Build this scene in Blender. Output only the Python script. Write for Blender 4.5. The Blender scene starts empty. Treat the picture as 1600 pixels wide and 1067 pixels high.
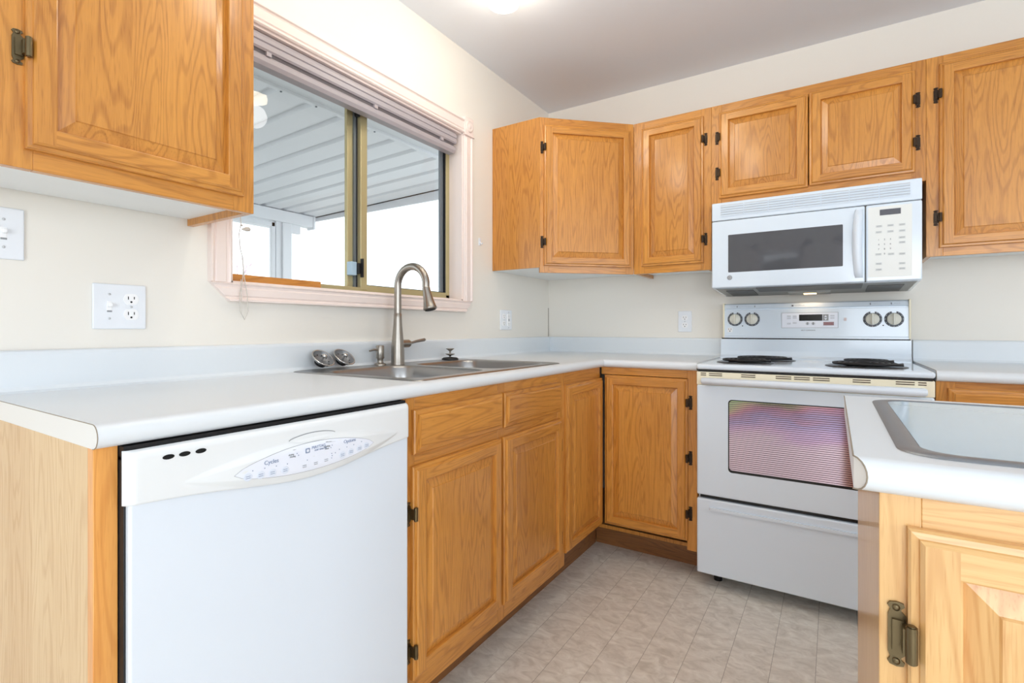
import bpy, bmesh, math, random
from mathutils import Vector, Matrix
random.seed(4)
PI = math.pi
S = bpy.context.scene
COL = S.collection

# ------------------------------------------------------------------ camera
cd = bpy.data.cameras.new('camera'); cam = bpy.data.objects.new('camera', cd); COL.objects.link(cam)
cd.sensor_width = 36; cd.lens = 792.81*36/1600
cd.shift_x = (800-792.74)/1600; cd.shift_y = -(533.5-514.29)/1600
cd.clip_start = .02
cam.location = (1.5118, -2.8282, 1.0565)
cam.rotation_euler = (PI/2, 0, math.radians(32.7627))
S.camera = cam

# ------------------------------------------------------------------ exposure, world, daylight fill lamps
S.view_settings.view_transform = 'Standard'; S.view_settings.look = 'None'
S.view_settings.gamma = 1; S.view_settings.use_curve_mapping = False
S.view_settings.exposure = 0.0
S.cycles.use_denoising = True
S.cycles.max_bounces = 10; S.cycles.diffuse_bounces = 6; S.cycles.glossy_bounces = 5
S.cycles.transparent_max_bounces = 12; S.cycles.transmission_bounces = 6
S.cycles.caustics_reflective = False; S.cycles.caustics_refractive = False
S.cycles.sample_clamp_indirect = 6
W = bpy.data.worlds.new('overcast_sky'); S.world = W; W.use_nodes = True
bg = W.node_tree.nodes['Background']
bg.inputs[0].default_value = (.88, .945, 1.0, 1); bg.inputs[1].default_value = 2.1

def area(name, loc, rot, sx, sy, power, col=(1, 1, 1)):
    l = bpy.data.lights.new(name, 'AREA'); l.shape = 'RECTANGLE'; l.size = sx; l.size_y = sy
    l.energy = power; l.color = col
    o = bpy.data.objects.new(name, l); COL.objects.link(o); o.location = loc; o.rotation_euler = rot
    return o
# area lamps added as daylight outside the unseen patio door and side window
area('patio_door_fill', (2.62, -5.24, 1.12), (PI/2, 0, 0), 2.0, 1.95, 58, (.84, .92, 1))
area('side_window_fill', (4.84, -3.3, 1.35), (PI/2, 0, PI/2), 2.2, 1.4, 40, (.84, .92, 1))

# ------------------------------------------------------------------ materials
def lin(c):
    return tuple((x/255/12.92 if x/255 <= .04045 else ((x/255+.055)/1.055)**2.4) for x in c)
def mat(name, rgb, rough=.5, metal=0, coat=0, emit=None, es=0, spec=.5, bump=None):
    m = bpy.data.materials.new(name); m.use_nodes = True
    nt = m.node_tree; b = nt.nodes['Principled BSDF']
    b.inputs['Base Color'].default_value = (*lin(rgb), 1)
    b.inputs['Roughness'].default_value = rough; b.inputs['Metallic'].default_value = metal
    b.inputs['Coat Weight'].default_value = coat; b.inputs['Coat Roughness'].default_value = .08
    b.inputs['Specular IOR Level'].default_value = spec
    if emit:
        b.inputs['Emission Color'].default_value = (*lin(emit), 1); b.inputs['Emission Strength'].default_value = es
    # light procedural variation so that no surface is dead flat
    tc = nt.nodes.new('ShaderNodeTexCoord'); n = nt.nodes.new('ShaderNodeTexNoise')
    n.inputs['Scale'].default_value = bump[0] if bump else 40
    n.inputs['Detail'].default_value = 4
    nt.links.new(tc.outputs['Object'], n.inputs['Vector'])
    bp = nt.nodes.new('ShaderNodeBump'); bp.inputs['Strength'].default_value = bump[1] if bump else .015
    bp.inputs['Distance'].default_value = .002
    nt.links.new(n.outputs['Fac'], bp.inputs['Height']); nt.links.new(bp.outputs['Normal'], b.inputs['Normal'])
    return m

def oak(name, axis, light, dark, rough=.33, contrast=1.0):
    """plain-sawn oak: long contour grain plus fine pores; axis = direction of the grain"""
    m = bpy.data.materials.new(name); m.use_nodes = True
    nt = m.node_tree; L = nt.links.new; N = nt.nodes.new
    b = nt.nodes['Principled BSDF']; b.inputs['Roughness'].default_value = rough
    b.inputs['Coat Weight'].default_value = .4; b.inputs['Coat Roughness'].default_value = .13
    tc = N('ShaderNodeTexCoord'); oi = N('ShaderNodeObjectInfo')
    mul = N('ShaderNodeMath'); mul.operation = 'MULTIPLY'; mul.inputs[1].default_value = 23.7; L(oi.outputs['Random'], mul.inputs[0])
    cmb = N('ShaderNodeCombineXYZ'); [L(mul.outputs[0], cmb.inputs[i]) for i in range(3)]
    add = N('ShaderNodeVectorMath'); add.operation = 'ADD'; L(tc.outputs['Object'], add.inputs[0]); L(cmb.outputs[0], add.inputs[1])
    def scaled(along, across):
        v = N('ShaderNodeVectorMath'); v.operation = 'MULTIPLY'
        s = [across]*3; s['XYZ'.index(axis)] = along; v.inputs[1].default_value = s
        L(add.outputs[0], v.inputs[0]); return v.outputs[0]
    # boards glued side by side
    sep = N('ShaderNodeSeparateXYZ'); L(add.outputs[0], sep.inputs[0])
    oth = {'Z': ('X', 'Y'), 'X': ('Z', 'Y'), 'Y': ('Z', 'X')}[axis]
    ad = N('ShaderNodeMath'); ad.operation = 'ADD'; L(sep.outputs[oth[0]], ad.inputs[0]); L(sep.outputs[oth[1]], ad.inputs[1])
    dv = N('ShaderNodeMath'); dv.operation = 'DIVIDE'; L(ad.outputs[0], dv.inputs[0]); dv.inputs[1].default_value = .137
    fl = N('ShaderNodeMath'); fl.operation = 'FLOOR'; L(dv.outputs[0], fl.inputs[0])
    wn = N('ShaderNodeTexWhiteNoise'); wn.noise_dimensions = '1D'; L(fl.outputs[0], wn.inputs['W'])
    # contour grain
    n1 = N('ShaderNodeTexNoise'); n1.inputs['Scale'].default_value = 1; n1.inputs['Detail'].default_value = 1.4
    n1.inputs['Distortion'].default_value = .25; L(scaled(1.5, 15), n1.inputs['Vector'])
    m1 = N('ShaderNodeMath'); m1.operation = 'MULTIPLY_ADD'; L(n1.outputs['Fac'], m1.inputs[0]); m1.inputs[1].default_value = 105
    L(wn.outputs['Value'], m1.inputs[2])
    sn = N('ShaderNodeMath'); sn.operation = 'SINE'; L(m1.outputs[0], sn.inputs[0])
    r1 = N('ShaderNodeMapRange'); L(sn.outputs[0], r1.inputs['Value']); r1.inputs['From Min'].default_value = .15; r1.inputs['From Max'].default_value = 1
    # fibres and pores
    n2 = N('ShaderNodeTexNoise'); n2.inputs['Scale'].default_value = 1; n2.inputs['Detail'].default_value = 3; L(scaled(7, 150), n2.inputs['Vector'])
    n3 = N('ShaderNodeTexNoise'); n3.inputs['Scale'].default_value = 1; n3.inputs['Detail'].default_value = 1; L(scaled(26, 620), n3.inputs['Vector'])
    r3 = N('ShaderNodeMapRange'); L(n3.outputs['Fac'], r3.inputs['Value']); r3.inputs['From Min'].default_value = .56; r3.inputs['From Max'].default_value = .72
    n4 = N('ShaderNodeTexNoise'); n4.inputs['Scale'].default_value = 1; n4.inputs['Detail'].default_value = 2; L(scaled(1.6, 5), n4.inputs['Vector'])
    def acc(src, k, prev):
        a = N('ShaderNodeMath'); a.operation = 'MULTIPLY_ADD'; L(src, a.inputs[0]); a.inputs[1].default_value = k*contrast
        if prev is None: a.inputs[2].default_value = 0
        else: L(prev, a.inputs[2])
        return a.outputs[0]
    t = acc(r1.outputs[0], .23, None); t = acc(n2.outputs['Fac'], .42, t); t = acc(r3.outputs[0], .20, t)
    t = acc(wn.outputs['Value'], .16, t); t = acc(n4.outputs['Fac'], .30, t)
    rp = N('ShaderNodeValToRGB'); L(t, rp.inputs[0]); e = rp.color_ramp.elements
    e[0].position = .22; e[0].color = (*lin(light), 1); e[1].position = 1.05; e[1].color = (*lin(dark), 1)
    L(rp.outputs[0], b.inputs['Base Color'])
    bp = N('ShaderNodeBump'); bp.inputs['Strength'].default_value = .12; bp.inputs['Distance'].default_value = .001; bp.invert = True
    L(t, bp.inputs['Height']); L(bp.outputs[0], b.inputs['Normal'])
    return m
OL, OD = (219, 152, 67), (153, 90, 27)
OV = oak('oak_upright_grain', 'Z', OL, OD); OH = oak('oak_level_grain', 'X', OL, OD); OY = oak('oak_level_grain_side', 'Y', OL, OD)
EDGE = oak('oak_filler_strip', 'Z', (240, 172, 92), (190, 110, 40), contrast=.8)
PALE = oak('pale_wood_end_veneer', 'Z', (226, 196, 150), (196, 152, 100), rough=.45, contrast=1.1)
IV = oak('lit_island_oak_upright', 'Z', (234, 192, 130), (198, 142, 80)); IH = oak('lit_island_oak_level', 'X', (234, 192, 130), (198, 142, 80))  # paler island oak, the strong light there put into its colour
TOEM = oak('brown_toe_board', 'Y', (150, 98, 48), (96, 58, 26), rough=.5)
TOEX = oak('brown_toe_board_across', 'X', (150, 98, 48), (96, 58, 26), rough=.5)

WALL = mat('cream_wall_paint', (236, 232, 224), .55, bump=(60, .05))
CEIL = mat('ceiling_paint', (228, 233, 241), .7, bump=(90, .12))
LAM = mat('white_laminate', (223, 229, 234), .34, bump=(300, .02))
LAMC = mat('white_laminate_edge', (228, 227, 224), .4)
SEAM = mat('laminate_seam', (150, 138, 122), .6)
MEL = mat('white_melamine', (236, 238, 238), .45)
PINK = mat('pink_gloss_paint', (239, 225, 219), .35)
BRASS = mat('anodised_gold_aluminium', (186, 174, 132), .4, .35)
GREYALU = mat('grey_aluminium', (120, 128, 134), .4, .5)
RUB = mat('black_rubber', (22, 22, 24), .6)
BLK = mat('black_enamel', (18, 18, 20), .25)
VOID = mat('dark_gap', (12, 12, 12), .9)
BLIND = mat('lilac_grey_vinyl', (172, 165, 170), .4)
BLIND2 = mat('lilac_grey_slats', (150, 144, 148), .5)
CORD = mat('cotton_cord', (206, 200, 192), .8)
WPL = mat('white_plastic_plate', (234, 238, 244), .3)
WPL2 = mat('white_receptacle', (245, 246, 248), .3)
SLOT = mat('outlet_slot', (25, 25, 28), .6)
SCR = mat('plate_screw', (200, 202, 205), .4, .3)
APP = mat('white_appliance_enamel', (221, 232, 243), .16, coat=.5, bump=(20, .004))
APPD = mat('white_textured_door', (224, 233, 243), .3, bump=(20, .004))
CRM = mat('cream_white_plastic', (230, 234, 236), .3)
CREAM = mat('yellowed_vent_trim', (243, 234, 208), .4)
KNOB = mat('bone_knob', (226, 224, 212), .35)
DIAL = mat('grey_dial_print', (96, 98, 104), .6)
PANELP = mat('printed_control_panel', (232, 237, 248), .3)
PRT = mat('blue_grey_print', (142, 156, 182), .6)
PRT2 = mat('grey_print_and_shade', (150, 154, 158), .6)  # also paints the shadow at the dishwasher grip and switch toggles
BTN = mat('pale_blue_button', (220, 228, 241), .5)
VENTO = mat('vent_recess', (196, 200, 206), .6)
BTN2 = mat('pale_grey_button', (214, 217, 216), .5)
REDB = mat('dull_red_button', (158, 128, 132), .5)
KEYP = mat('off_white_keypad', (229, 231, 228), .35)
MWG = mat('smoked_door_glass', (84, 85, 90), .05, spec=.5)
DISP = mat('dark_display', (84, 84, 92), .2)
DISPB = mat('black_display', (14, 14, 16), .15)
GREYU = mat('grey_underside', (150, 150, 146), .4, .3)
DGREY = mat('dark_grease_filter', (96, 95, 92), .5, .4)
STEEL = mat('brushed_stainless', (168, 167, 166), .28, 1, bump=(220, .03))
STEELD = mat('stainless_trim_dull', (138, 141, 145), .4, .55, bump=(160, .04))
NICK = mat('brushed_nickel', (164, 158, 150), .32, 1, bump=(180, .02))
CHR = mat('chrome', (205, 205, 205), .12, 1)
BRZ = mat('antique_brass', (112, 98, 72), .36, .9, bump=(90, .2))
DBRZ = mat('dark_bronze', (62, 48, 36), .42, .7, bump=(90, .2))
GLP = mat('pale_blue_glass_insert', (186, 211, 230), .12, coat=.6)
WHM = mat('white_painted_metal', (226, 228, 232), .45)
CONC = mat('patio_concrete', (170, 168, 162), .8)
HAZE_BARK = mat('hazed_twig_bark', (226, 206, 212), .9)  # bark paled and pinked, haze and overexposure put into the colour
COIL = mat('burner_coil', (30, 29, 30), .45, .3)
PAN = mat('burner_drip_pan', (62, 63, 66), .3, .6)
GLOW = mat('warm_lamp_glass', (255, 246, 225), .4, emit=(255, 238, 205), es=16)
HOODL = mat('hood_lamp_lens', (255, 220, 170), .4, emit=(255, 205, 140), es=5)
LATCH = mat('blue_grey_latch_plate', (170, 196, 214), .3)

def glass_mat():
    m = bpy.data.materials.new('clear_window_glass'); m.use_nodes = True; nt = m.node_tree; N = nt.nodes.new; L = nt.links.new
    nt.nodes.remove(nt.nodes['Principled BSDF']); out = nt.nodes['Material Output']
    tr = N('ShaderNodeBsdfTransparent'); tr.inputs[0].default_value = (.97, .985, .985, 1)
    gl = N('ShaderNodeBsdfGlossy'); gl.inputs['Roughness'].default_value = .01
    fr = N('ShaderNodeFresnel'); fr.inputs[0].default_value = 1.5
    mx = N('ShaderNodeMixShader'); 
    ge = N('ShaderNodeNewGeometry'); iv = N('ShaderNodeMath'); iv.operation = 'SUBTRACT'; iv.inputs[0].default_value = 1; L(ge.outputs['Backfacing'], iv.inputs[1])
    mu = N('ShaderNodeMath'); mu.operation = 'MULTIPLY'; L(fr.outputs[0], mu.inputs[0]); L(iv.outputs[0], mu.inputs[1]); L(mu.outputs[0], mx.inputs[0]); L(tr.outputs[0], mx.inputs[1]); L(gl.outputs[0], mx.inputs[2]); L(mx.outputs[0], out.inputs[0])
    return m
GLASS = glass_mat()

def oven_glass():
    """dark glass with a pink-violet-green heat-reflective film, screen-printed with fine dark lines"""
    m = bpy.data.materials.new('iridescent_oven_glass'); m.use_nodes = True; nt = m.node_tree; N = nt.nodes.new; L = nt.links.new
    b = nt.nodes['Principled BSDF']; b.inputs['Roughness'].default_value = .09; b.inputs['Metallic'].default_value = .85
    tc = N('ShaderNodeTexCoord'); mp = N('ShaderNodeMapping'); mp.inputs['Scale'].default_value = (2.2, 1, 5.5); mp.inputs['Rotation'].default_value = (0, .22, 0)
    mp.inputs['Location'].default_value = (.55, 0, .2)
    L(tc.outputs['Object'], mp.inputs[0])
    n = N('ShaderNodeTexNoise'); n.inputs['Scale'].default_value = 1.6; n.inputs['Detail'].default_value = 2; L(mp.outputs[0], n.inputs['Vector'])
    gz = N('ShaderNodeSeparateXYZ'); L(tc.outputs['Object'], gz.inputs[0])
    gr = N('ShaderNodeMapRange'); L(gz.outputs['Z'], gr.inputs['Value']); gr.inputs['From Min'].default_value = .79; gr.inputs['From Max'].default_value = .47
    gs = N('ShaderNodeMath'); gs.operation = 'MULTIPLY_ADD'; L(n.outputs['Fac'], gs.inputs[0]); gs.inputs[1].default_value = .9; L(gr.outputs[0], gs.inputs[2])
    gx = N('ShaderNodeMath'); gx.operation = 'MULTIPLY_ADD'; L(gz.outputs['X'], gx.inputs[0]); gx.inputs[1].default_value = .35; L(gs.outputs[0], gx.inputs[2])
    r = N('ShaderNodeValToRGB'); L(gx.outputs[0], r.inputs[0]); e = r.color_ramp.elements  # sheen of the film painted as fixed colours, shifting with height and noise
    e[0].position = .36; e[0].color = (*lin((186, 210, 170)), 1); e[1].position = 1.0; e[1].color = (*lin((232, 212, 228)), 1)
    for p, c in ((.48, (214, 204, 176)), (.60, (218, 166, 192)), (.72, (188, 176, 222)), (.86, (222, 190, 226))):
        k = e.new(p); k.color = (*lin(c), 1)
    sp = N('ShaderNodeSeparateXYZ'); L(tc.outputs['Object'], sp.inputs[0])
    dv = N('ShaderNodeMath'); dv.operation = 'MULTIPLY'; dv.inputs[1].default_value = 1/.0078; L(sp.outputs['Z'], dv.inputs[0])
    fr = N('ShaderNodeMath'); fr.operation = 'FRACT'; L(dv.outputs[0], fr.inputs[0])
    lt = N('ShaderNodeMath'); lt.operation = 'LESS_THAN'; lt.inputs[1].default_value = .36; L(fr.outputs[0], lt.inputs[0])
    mx = N('ShaderNodeMix'); mx.data_type = 'RGBA'; L(lt.outputs[0], mx.inputs['Factor']); L(r.outputs[0], mx.inputs['A']); mx.inputs['B'].default_value = (*lin((120, 98, 112)), 1)
    L(mx.outputs['Result'], b.inputs['Base Color'])
    return m
OVG = oven_glass()

def floor_mat():
    m = bpy.data.materials.new('marbled_vinyl_planks'); m.use_nodes = True; nt = m.node_tree; N = nt.nodes.new; L = nt.links.new
    b = nt.nodes['Principled BSDF']; b.inputs['Roughness'].default_value = .42
    tc = N('ShaderNodeTexCoord'); sp = N('ShaderNodeSeparateXYZ'); L(tc.outputs['Object'], sp.inputs[0])
    def M(op, a, k=None):
        x = N('ShaderNodeMath'); x.operation = op
        if isinstance(a, (int, float)): x.inputs[0].default_value = a
        else: L(a, x.inputs[0])
        if k is not None:
            if isinstance(k, (int, float)): x.inputs[1].default_value = k
            else: L(k, x.inputs[1])
        return x.outputs[0]
    u = M('DIVIDE', M('SUBTRACT', sp.outputs['X'], .0415), .1186)
    idx = M('FLOOR', u); fu = M('FRACT', u)
    wn = N('ShaderNodeTexWhiteNoise'); wn.noise_dimensions = '1D'; L(idx, wn.inputs['W'])
    v = M('DIVIDE', M('ADD', sp.outputs['Y'], M('MULTIPLY', wn.outputs['Value'], .9)), .914)
    fv = M('FRACT', v)
    d1 = M('MINIMUM', fu, M('SUBTRACT', 1.0, fu)); s1 = M('LESS_THAN', d1, .007)
    d2 = M('MINIMUM', fv, M('SUBTRACT', 1.0, fv)); s2 = M('MULTIPLY', M('LESS_THAN', d2, .0009), .5)
    seam = M('MAXIMUM', s1, s2)
    n = N('ShaderNodeTexNoise'); n.inputs['Scale'].default_value = 17; n.inputs['Detail'].default_value = 9; n.inputs['Roughness'].default_value = .62; n.inputs['Distortion'].default_value = 1.1
    cb = N('ShaderNodeCombineXYZ'); L(sp.outputs['X'], cb.inputs[0]); L(M('MULTIPLY', sp.outputs['Y'], 1.6), cb.inputs[1]); L(M('MULTIPLY', idx, 3.3), cb.inputs[2])
    L(cb.outputs[0], n.inputs['Vector'])
    r = N('ShaderNodeValToRGB'); L(n.outputs['Fac'], r.inputs[0]); e = r.color_ramp.elements
    e[0].position = .33; e[0].color = (*lin((198, 191, 180)), 1); e[1].position = .68; e[1].color = (*lin((233, 229, 220)), 1)
    k = e.new(.5); k.color = (*lin((217, 211, 201)), 1)
    mx = N('ShaderNodeMix'); mx.data_type = 'RGBA'; L(M('MULTIPLY', seam, .62), mx.inputs['Factor']); L(r.outputs[0], mx.inputs['A']); mx.inputs['B'].default_value = (*lin((110, 100, 90)), 1)
    L(mx.outputs['Result'], b.inputs['Base Color'])
    return m
FLOOR = floor_mat()

# ------------------------------------------------------------------ mesh helpers
class MB:
    def __init__(s): s.bm = bmesh.new(); s.mats = []
    def mi(s, m):
        if m not in s.mats: s.mats.append(m)
        return s.mats.index(m)
    def _new(s, verts, faces, m, smooth=False, M=None):
        vs = [s.bm.verts.new(M @ Vector(v) if M else v) for v in verts]; k = s.mi(m); out = []
        for f in faces:
            try: fc = s.bm.faces.new([vs[i] for i in f])
            except ValueError: continue
            fc.material_index = k; fc.smooth = smooth; out.append(fc)
        return vs, out
    def box(s, x0, x1, y0, y1, z0, z1, m, bev=0, seg=2, M=None):
        x0, x1 = min(x0, x1), max(x0, x1); y0, y1 = min(y0, y1), max(y0, y1); z0, z1 = min(z0, z1), max(z0, z1)
        v = [(x, y, z) for z in (z0, z1) for y in (y0, y1) for x in (x0, x1)]
        f = [(0, 2, 3, 1), (4, 5, 7, 6), (0, 1, 5, 4), (2, 6, 7, 3), (0, 4, 6, 2), (1, 3, 7, 5)]
        vs, fs = s._new(v, f, m, False, M)
        if bev:
            ed = list({e for fc in fs for e in fc.edges})
            r = bmesh.ops.bevel(s.bm, geom=ed, offset=bev, segments=seg, profile=.5, affect='EDGES', clamp_overlap=True)
            k = s.mi(m)
            for fc in r['faces']: fc.material_index = k; fc.smooth = True
        return s
    def prism(s, pts, z0, z1, m, M=None, smooth=False):
        """polygon pts (x,y) extruded in z"""
        n = len(pts); v = [(x, y, z0) for x, y in pts]+[(x, y, z1) for x, y in pts]
        s._new(v, [tuple(range(n))[::-1], tuple(range(n, 2*n))], m, False, M)
        s._new(v, [(i, (i+1) % n, n+(i+1) % n, n+i) for i in range(n)], m, smooth, M); return s
    def lathe(s, prof, m, M=None, seg=24, cap=True):
        """prof (r,z) about local z"""
        v = []; f = []
        for r, z in prof:
            for i in range(seg): a = 2*PI*i/seg; v.append((r*math.cos(a), r*math.sin(a), z))
        for j in range(len(prof)-1):
            for i in range(seg): k = (i+1) % seg; f.append((j*seg+i, j*seg+k, (j+1)*seg+k, (j+1)*seg+i))
        s._new(v, f, m, True, M)
        if cap:
            s._new(v[:seg], [tuple(range(seg))[::-1]], m, False, M); s._new(v[-seg:], [tuple(range(seg))], m, False, M)
        return s
    def cyl(s, p, q, r, m, seg=16, r2=None, M=None):
        p = Vector(p); q = Vector(q); d = q-p; R = d.to_track_quat('Z', 'Y').to_matrix().to_4x4()
        T = Matrix.Translation(p) @ R
        if M: T = M @ T
        return s.lathe([(r, 0), (r if r2 is None else r2, d.length)], m, T, seg)
    def tube(s, pts, r, m, seg=10, M=None, closed=False):
        pts = [Vector(p) for p in pts]; n = len(pts); v = []; f = []
        rr = r if isinstance(r, (list, tuple)) else [r]*n
        up = None
        for i, p in enumerate(pts):
            a = pts[(i-1) % n] if (closed or i) else p; b = pts[(i+1) % n] if (closed or i < n-1) else p
            t = (b-a).normalized()
            if up is None: up = t.orthogonal().normalized()
            up = (up-t*up.dot(t)).normalized(); w = t.cross(up)
            for k in range(seg): q = 2*PI*k/seg; v.append(tuple(p+(up*math.cos(q)+w*math.sin(q))*rr[i]))
        for i in range(n if closed else n-1):
            j = (i+1) % n
            for k in range(seg): l = (k+1) % seg; f.append((i*seg+k, i*seg+l, j*seg+l, j*seg+k))
        s._new(v, f, m, True, M)
        if not closed:
            s._new(v[:seg], [tuple(range(seg))[::-1]], m, False, M); s._new(v[-seg:], [tuple(range(seg))], m, False, M)
        return s
    def loft(s, loops, m, smooth=True, M=None, cap0=False, cap1=False):
        n = len(loops[0]); v = [p for l in loops for p in l]
        f = [(j*n+i, j*n+(i+1) % n, (j+1)*n+(i+1) % n, (j+1)*n+i) for j in range(len(loops)-1) for i in range(n)]
        s._new(v, f, m, smooth, M)
        if cap0: s._new(loops[0], [tuple(range(n))[::-1]], m, False, M)
        if cap1: s._new(loops[-1], [tuple(range(n))], m, False, M)
        return s
    def holed(s, outer, holes, z, m, M=None):
        """flat face with holes, all loops (x,y)"""
        es = []
        for lp in [outer]+holes:
            vs = [s.bm.verts.new(M @ Vector((x, y, z)) if M else (x, y, z)) for x, y in lp]
            es += [s.bm.edges.new((vs[i], vs[(i+1) % len(vs)])) for i in range(len(vs))]
        r = bmesh.ops.triangle_fill(s.bm, edges=es, use_beauty=True); k = s.mi(m)
        for g in r['geom']:
            if isinstance(g, bmesh.types.BMFace): g.material_index = k
        return s
    def grid(s, fn, nu, nv, m, M=None):
        v = [fn(i/nu, j/nv) for j in range(nv+1) for i in range(nu+1)]
        f = [(j*(nu+1)+i, j*(nu+1)+i+1, (j+1)*(nu+1)+i+1, (j+1)*(nu+1)+i) for j in range(nv) for i in range(nu)]
        s._new(v, f, m, True, M); return s
    def build(s, name, parent=None, world=False, normals=True):
        if normals: bmesh.ops.recalc_face_normals(s.bm, faces=s.bm.faces[:])
        me = bpy.data.meshes.new(name); s.bm.to_mesh(me); s.bm.free()
        for m in s.mats: me.materials.append(m)
        o = bpy.data.objects.new(name, me); COL.objects.link(o)
        if parent:
            o.parent = parent
            if world:
                T = Matrix.Identity(4); p = parent; ch = []
                while p: ch.append(p.matrix_basis.copy()); p = p.parent
                for c in reversed(ch): T = T @ c
                me.transform(T.inverted())
        return o

def rrect(x0, x1, y0, y1, r, n=6):
    p = []
    for cx, cy, a in ((x1-r, y1-r, 0), (x0+r, y1-r, PI/2), (x0+r, y0+r, PI), (x1-r, y0+r, 1.5*PI)):
        for i in range(n+1): t = a+PI/2*i/n; p.append((cx+r*math.cos(t), cy+r*math.sin(t)))
    return p
def thing(name, label, cat, loc=(0, 0, 0), rz=0, group=None, kind=None):
    o = bpy.data.objects.new(name, None); COL.objects.link(o); o.location = loc; o.rotation_euler = (0, 0, rz)
    o.empty_display_size = .05
    if label: o['label'] = label
    if cat: o['category'] = cat
    if group: o['group'] = group
    if kind: o['kind'] = kind
    return o
def tag(o, label, cat, group=None):
    o['label'] = label; o['category'] = cat
    if group: o['group'] = group
    return o
def struct(o): o['kind'] = 'structure'; return o
def text_into(mb, txt, size, M, m, ext=.0003):
    cu = bpy.data.curves.new('t', 'FONT'); cu.body = txt; cu.size = size; cu.extrude = ext; cu.align_x = 'CENTER'; cu.align_y = 'CENTER'
    ob = bpy.data.objects.new('t', cu); COL.objects.link(ob)
    dg = bpy.context.evaluated_depsgraph_get(); me = bpy.data.meshes.new_from_object(ob.evaluated_get(dg))
    mb._new([tuple(v.co) for v in me.vertices], [tuple(p.vertices) for p in me.polygons], m, False, M)
    bpy.data.objects.remove(ob); bpy.data.curves.remove(cu); bpy.data.meshes.remove(me)
# text upright on a surface whose front is local -y
def TX(x, y, z): return Matrix.Translation((x, y, z)) @ Matrix.Rotation(PI/2, 4, 'X')
def out(x, y, z): return Matrix.Translation((x, y, z)) @ Matrix.Rotation(PI/2, 4, 'X')   # local z -> -y

# ------------------------------------------------------------------ the setting
CZ = 2.414; XR = 4.8; YB = -5.2; T = .14
WY0, WY1, WZ0, WZ1 = -2.007, -.884, 1.193, 2.003
b = MB(); b.box(-T, XR+T, YB-T, T, -.05, 0, FLOOR); struct(b.build('floor'))
b = MB(); b.box(-T, XR+T, YB-T, T, CZ, CZ+.05, CEIL); struct(b.build('ceiling'))
b = MB(); b.box(-T, 0, YB, WY0, 0, CZ, WALL).box(-T, 0, WY1, T, 0, CZ, WALL).box(-T, 0, WY0, WY1, 0, WZ0, WALL).box(-T, 0, WY0, WY1, WZ1, CZ, WALL); struct(b.build('wall_left'))
b = MB(); b.box(0, XR, 0, T, 0, CZ, WALL); struct(b.build('wall_far'))
b = MB(); b.box(XR, XR+T, YB, 0, 0, .65, WALL).box(XR, XR+T, YB, 0, 2.05, CZ, WALL).box(XR, XR+T, YB, -4.4, .65, 2.05, WALL).box(XR, XR+T, -2.2, 0, .65, 2.05, WALL); struct(b.build('wall_right'))
ops = [(.69, 1.19, .05, 2.08), (1.6, 3.64, .05, 2.1)]
b = MB(); x = -T
for a, c, z0, z1 in ops: b.box(x, a, YB-T, YB, 0, CZ, WALL).box(a, c, YB-T, YB, 0, z0, WALL).box(a, c, YB-T, YB, z1, CZ, WALL); x = c
b.box(x, XR+T, YB-T, YB, 0, CZ, WALL); struct(b.build('wall_near'))
for i, (a, c, z0, z1) in enumerate(ops):
    d = thing('door_%d' % (i+1), None, None, ((a+c)/2, YB, z0), kind='structure')
    b = MB(); w = .08
    for q in ((a-w, a, z0, z1+w), (c, c+w, z0, z1+w), (a-w, c+w, z1, z1+w)): b.box(q[0], q[1], YB-.01, YB+.02, q[2], q[3], PINK, .004)
    b.build('casing', d, True)
    b = MB()
    n = 1 if i == 0 else 2
    for k in range(n):
        p0 = a+(c-a)*k/n; p1 = a+(c-a)*(k+1)/n
        b.box(p0, p0+.05, YB-.06, YB-.02, z0, z1, WHM).box(p1-.05, p1, YB-.06, YB-.02, z0, z1, WHM).box(p0, p1, YB-.06, YB-.02, z0, z0+.08, WHM).box(p0, p1, YB-.06, YB-.02, z1-.06, z1, WHM)
    b.build('frame', d, True)
d = thing('window_2', None, None, (XR, -3.3, .65), kind='structure')
b = MB()
for q in ((-4.4, -4.35, .65, 2.05), (-2.25, -2.2, .65, 2.05), (-3.325, -3.275, .65, 2.05)): b.box(XR+.02, XR+.06, q[0], q[1], q[2], q[3], WHM)
b.box(XR+.02, XR+.06, -4.4, -2.2, .65, .7, WHM).box(XR+.02, XR+.06, -4.4, -2.2, 2.0, 2.05, WHM); b.build('frame', d, True)
b = MB(); b.box(-.0005, .0012, -.004, .0005, 1.012, 1.19, mat('corner_caulk_crack', (110, 98, 84), .9)); struct(b.build('trim_1'))

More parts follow.
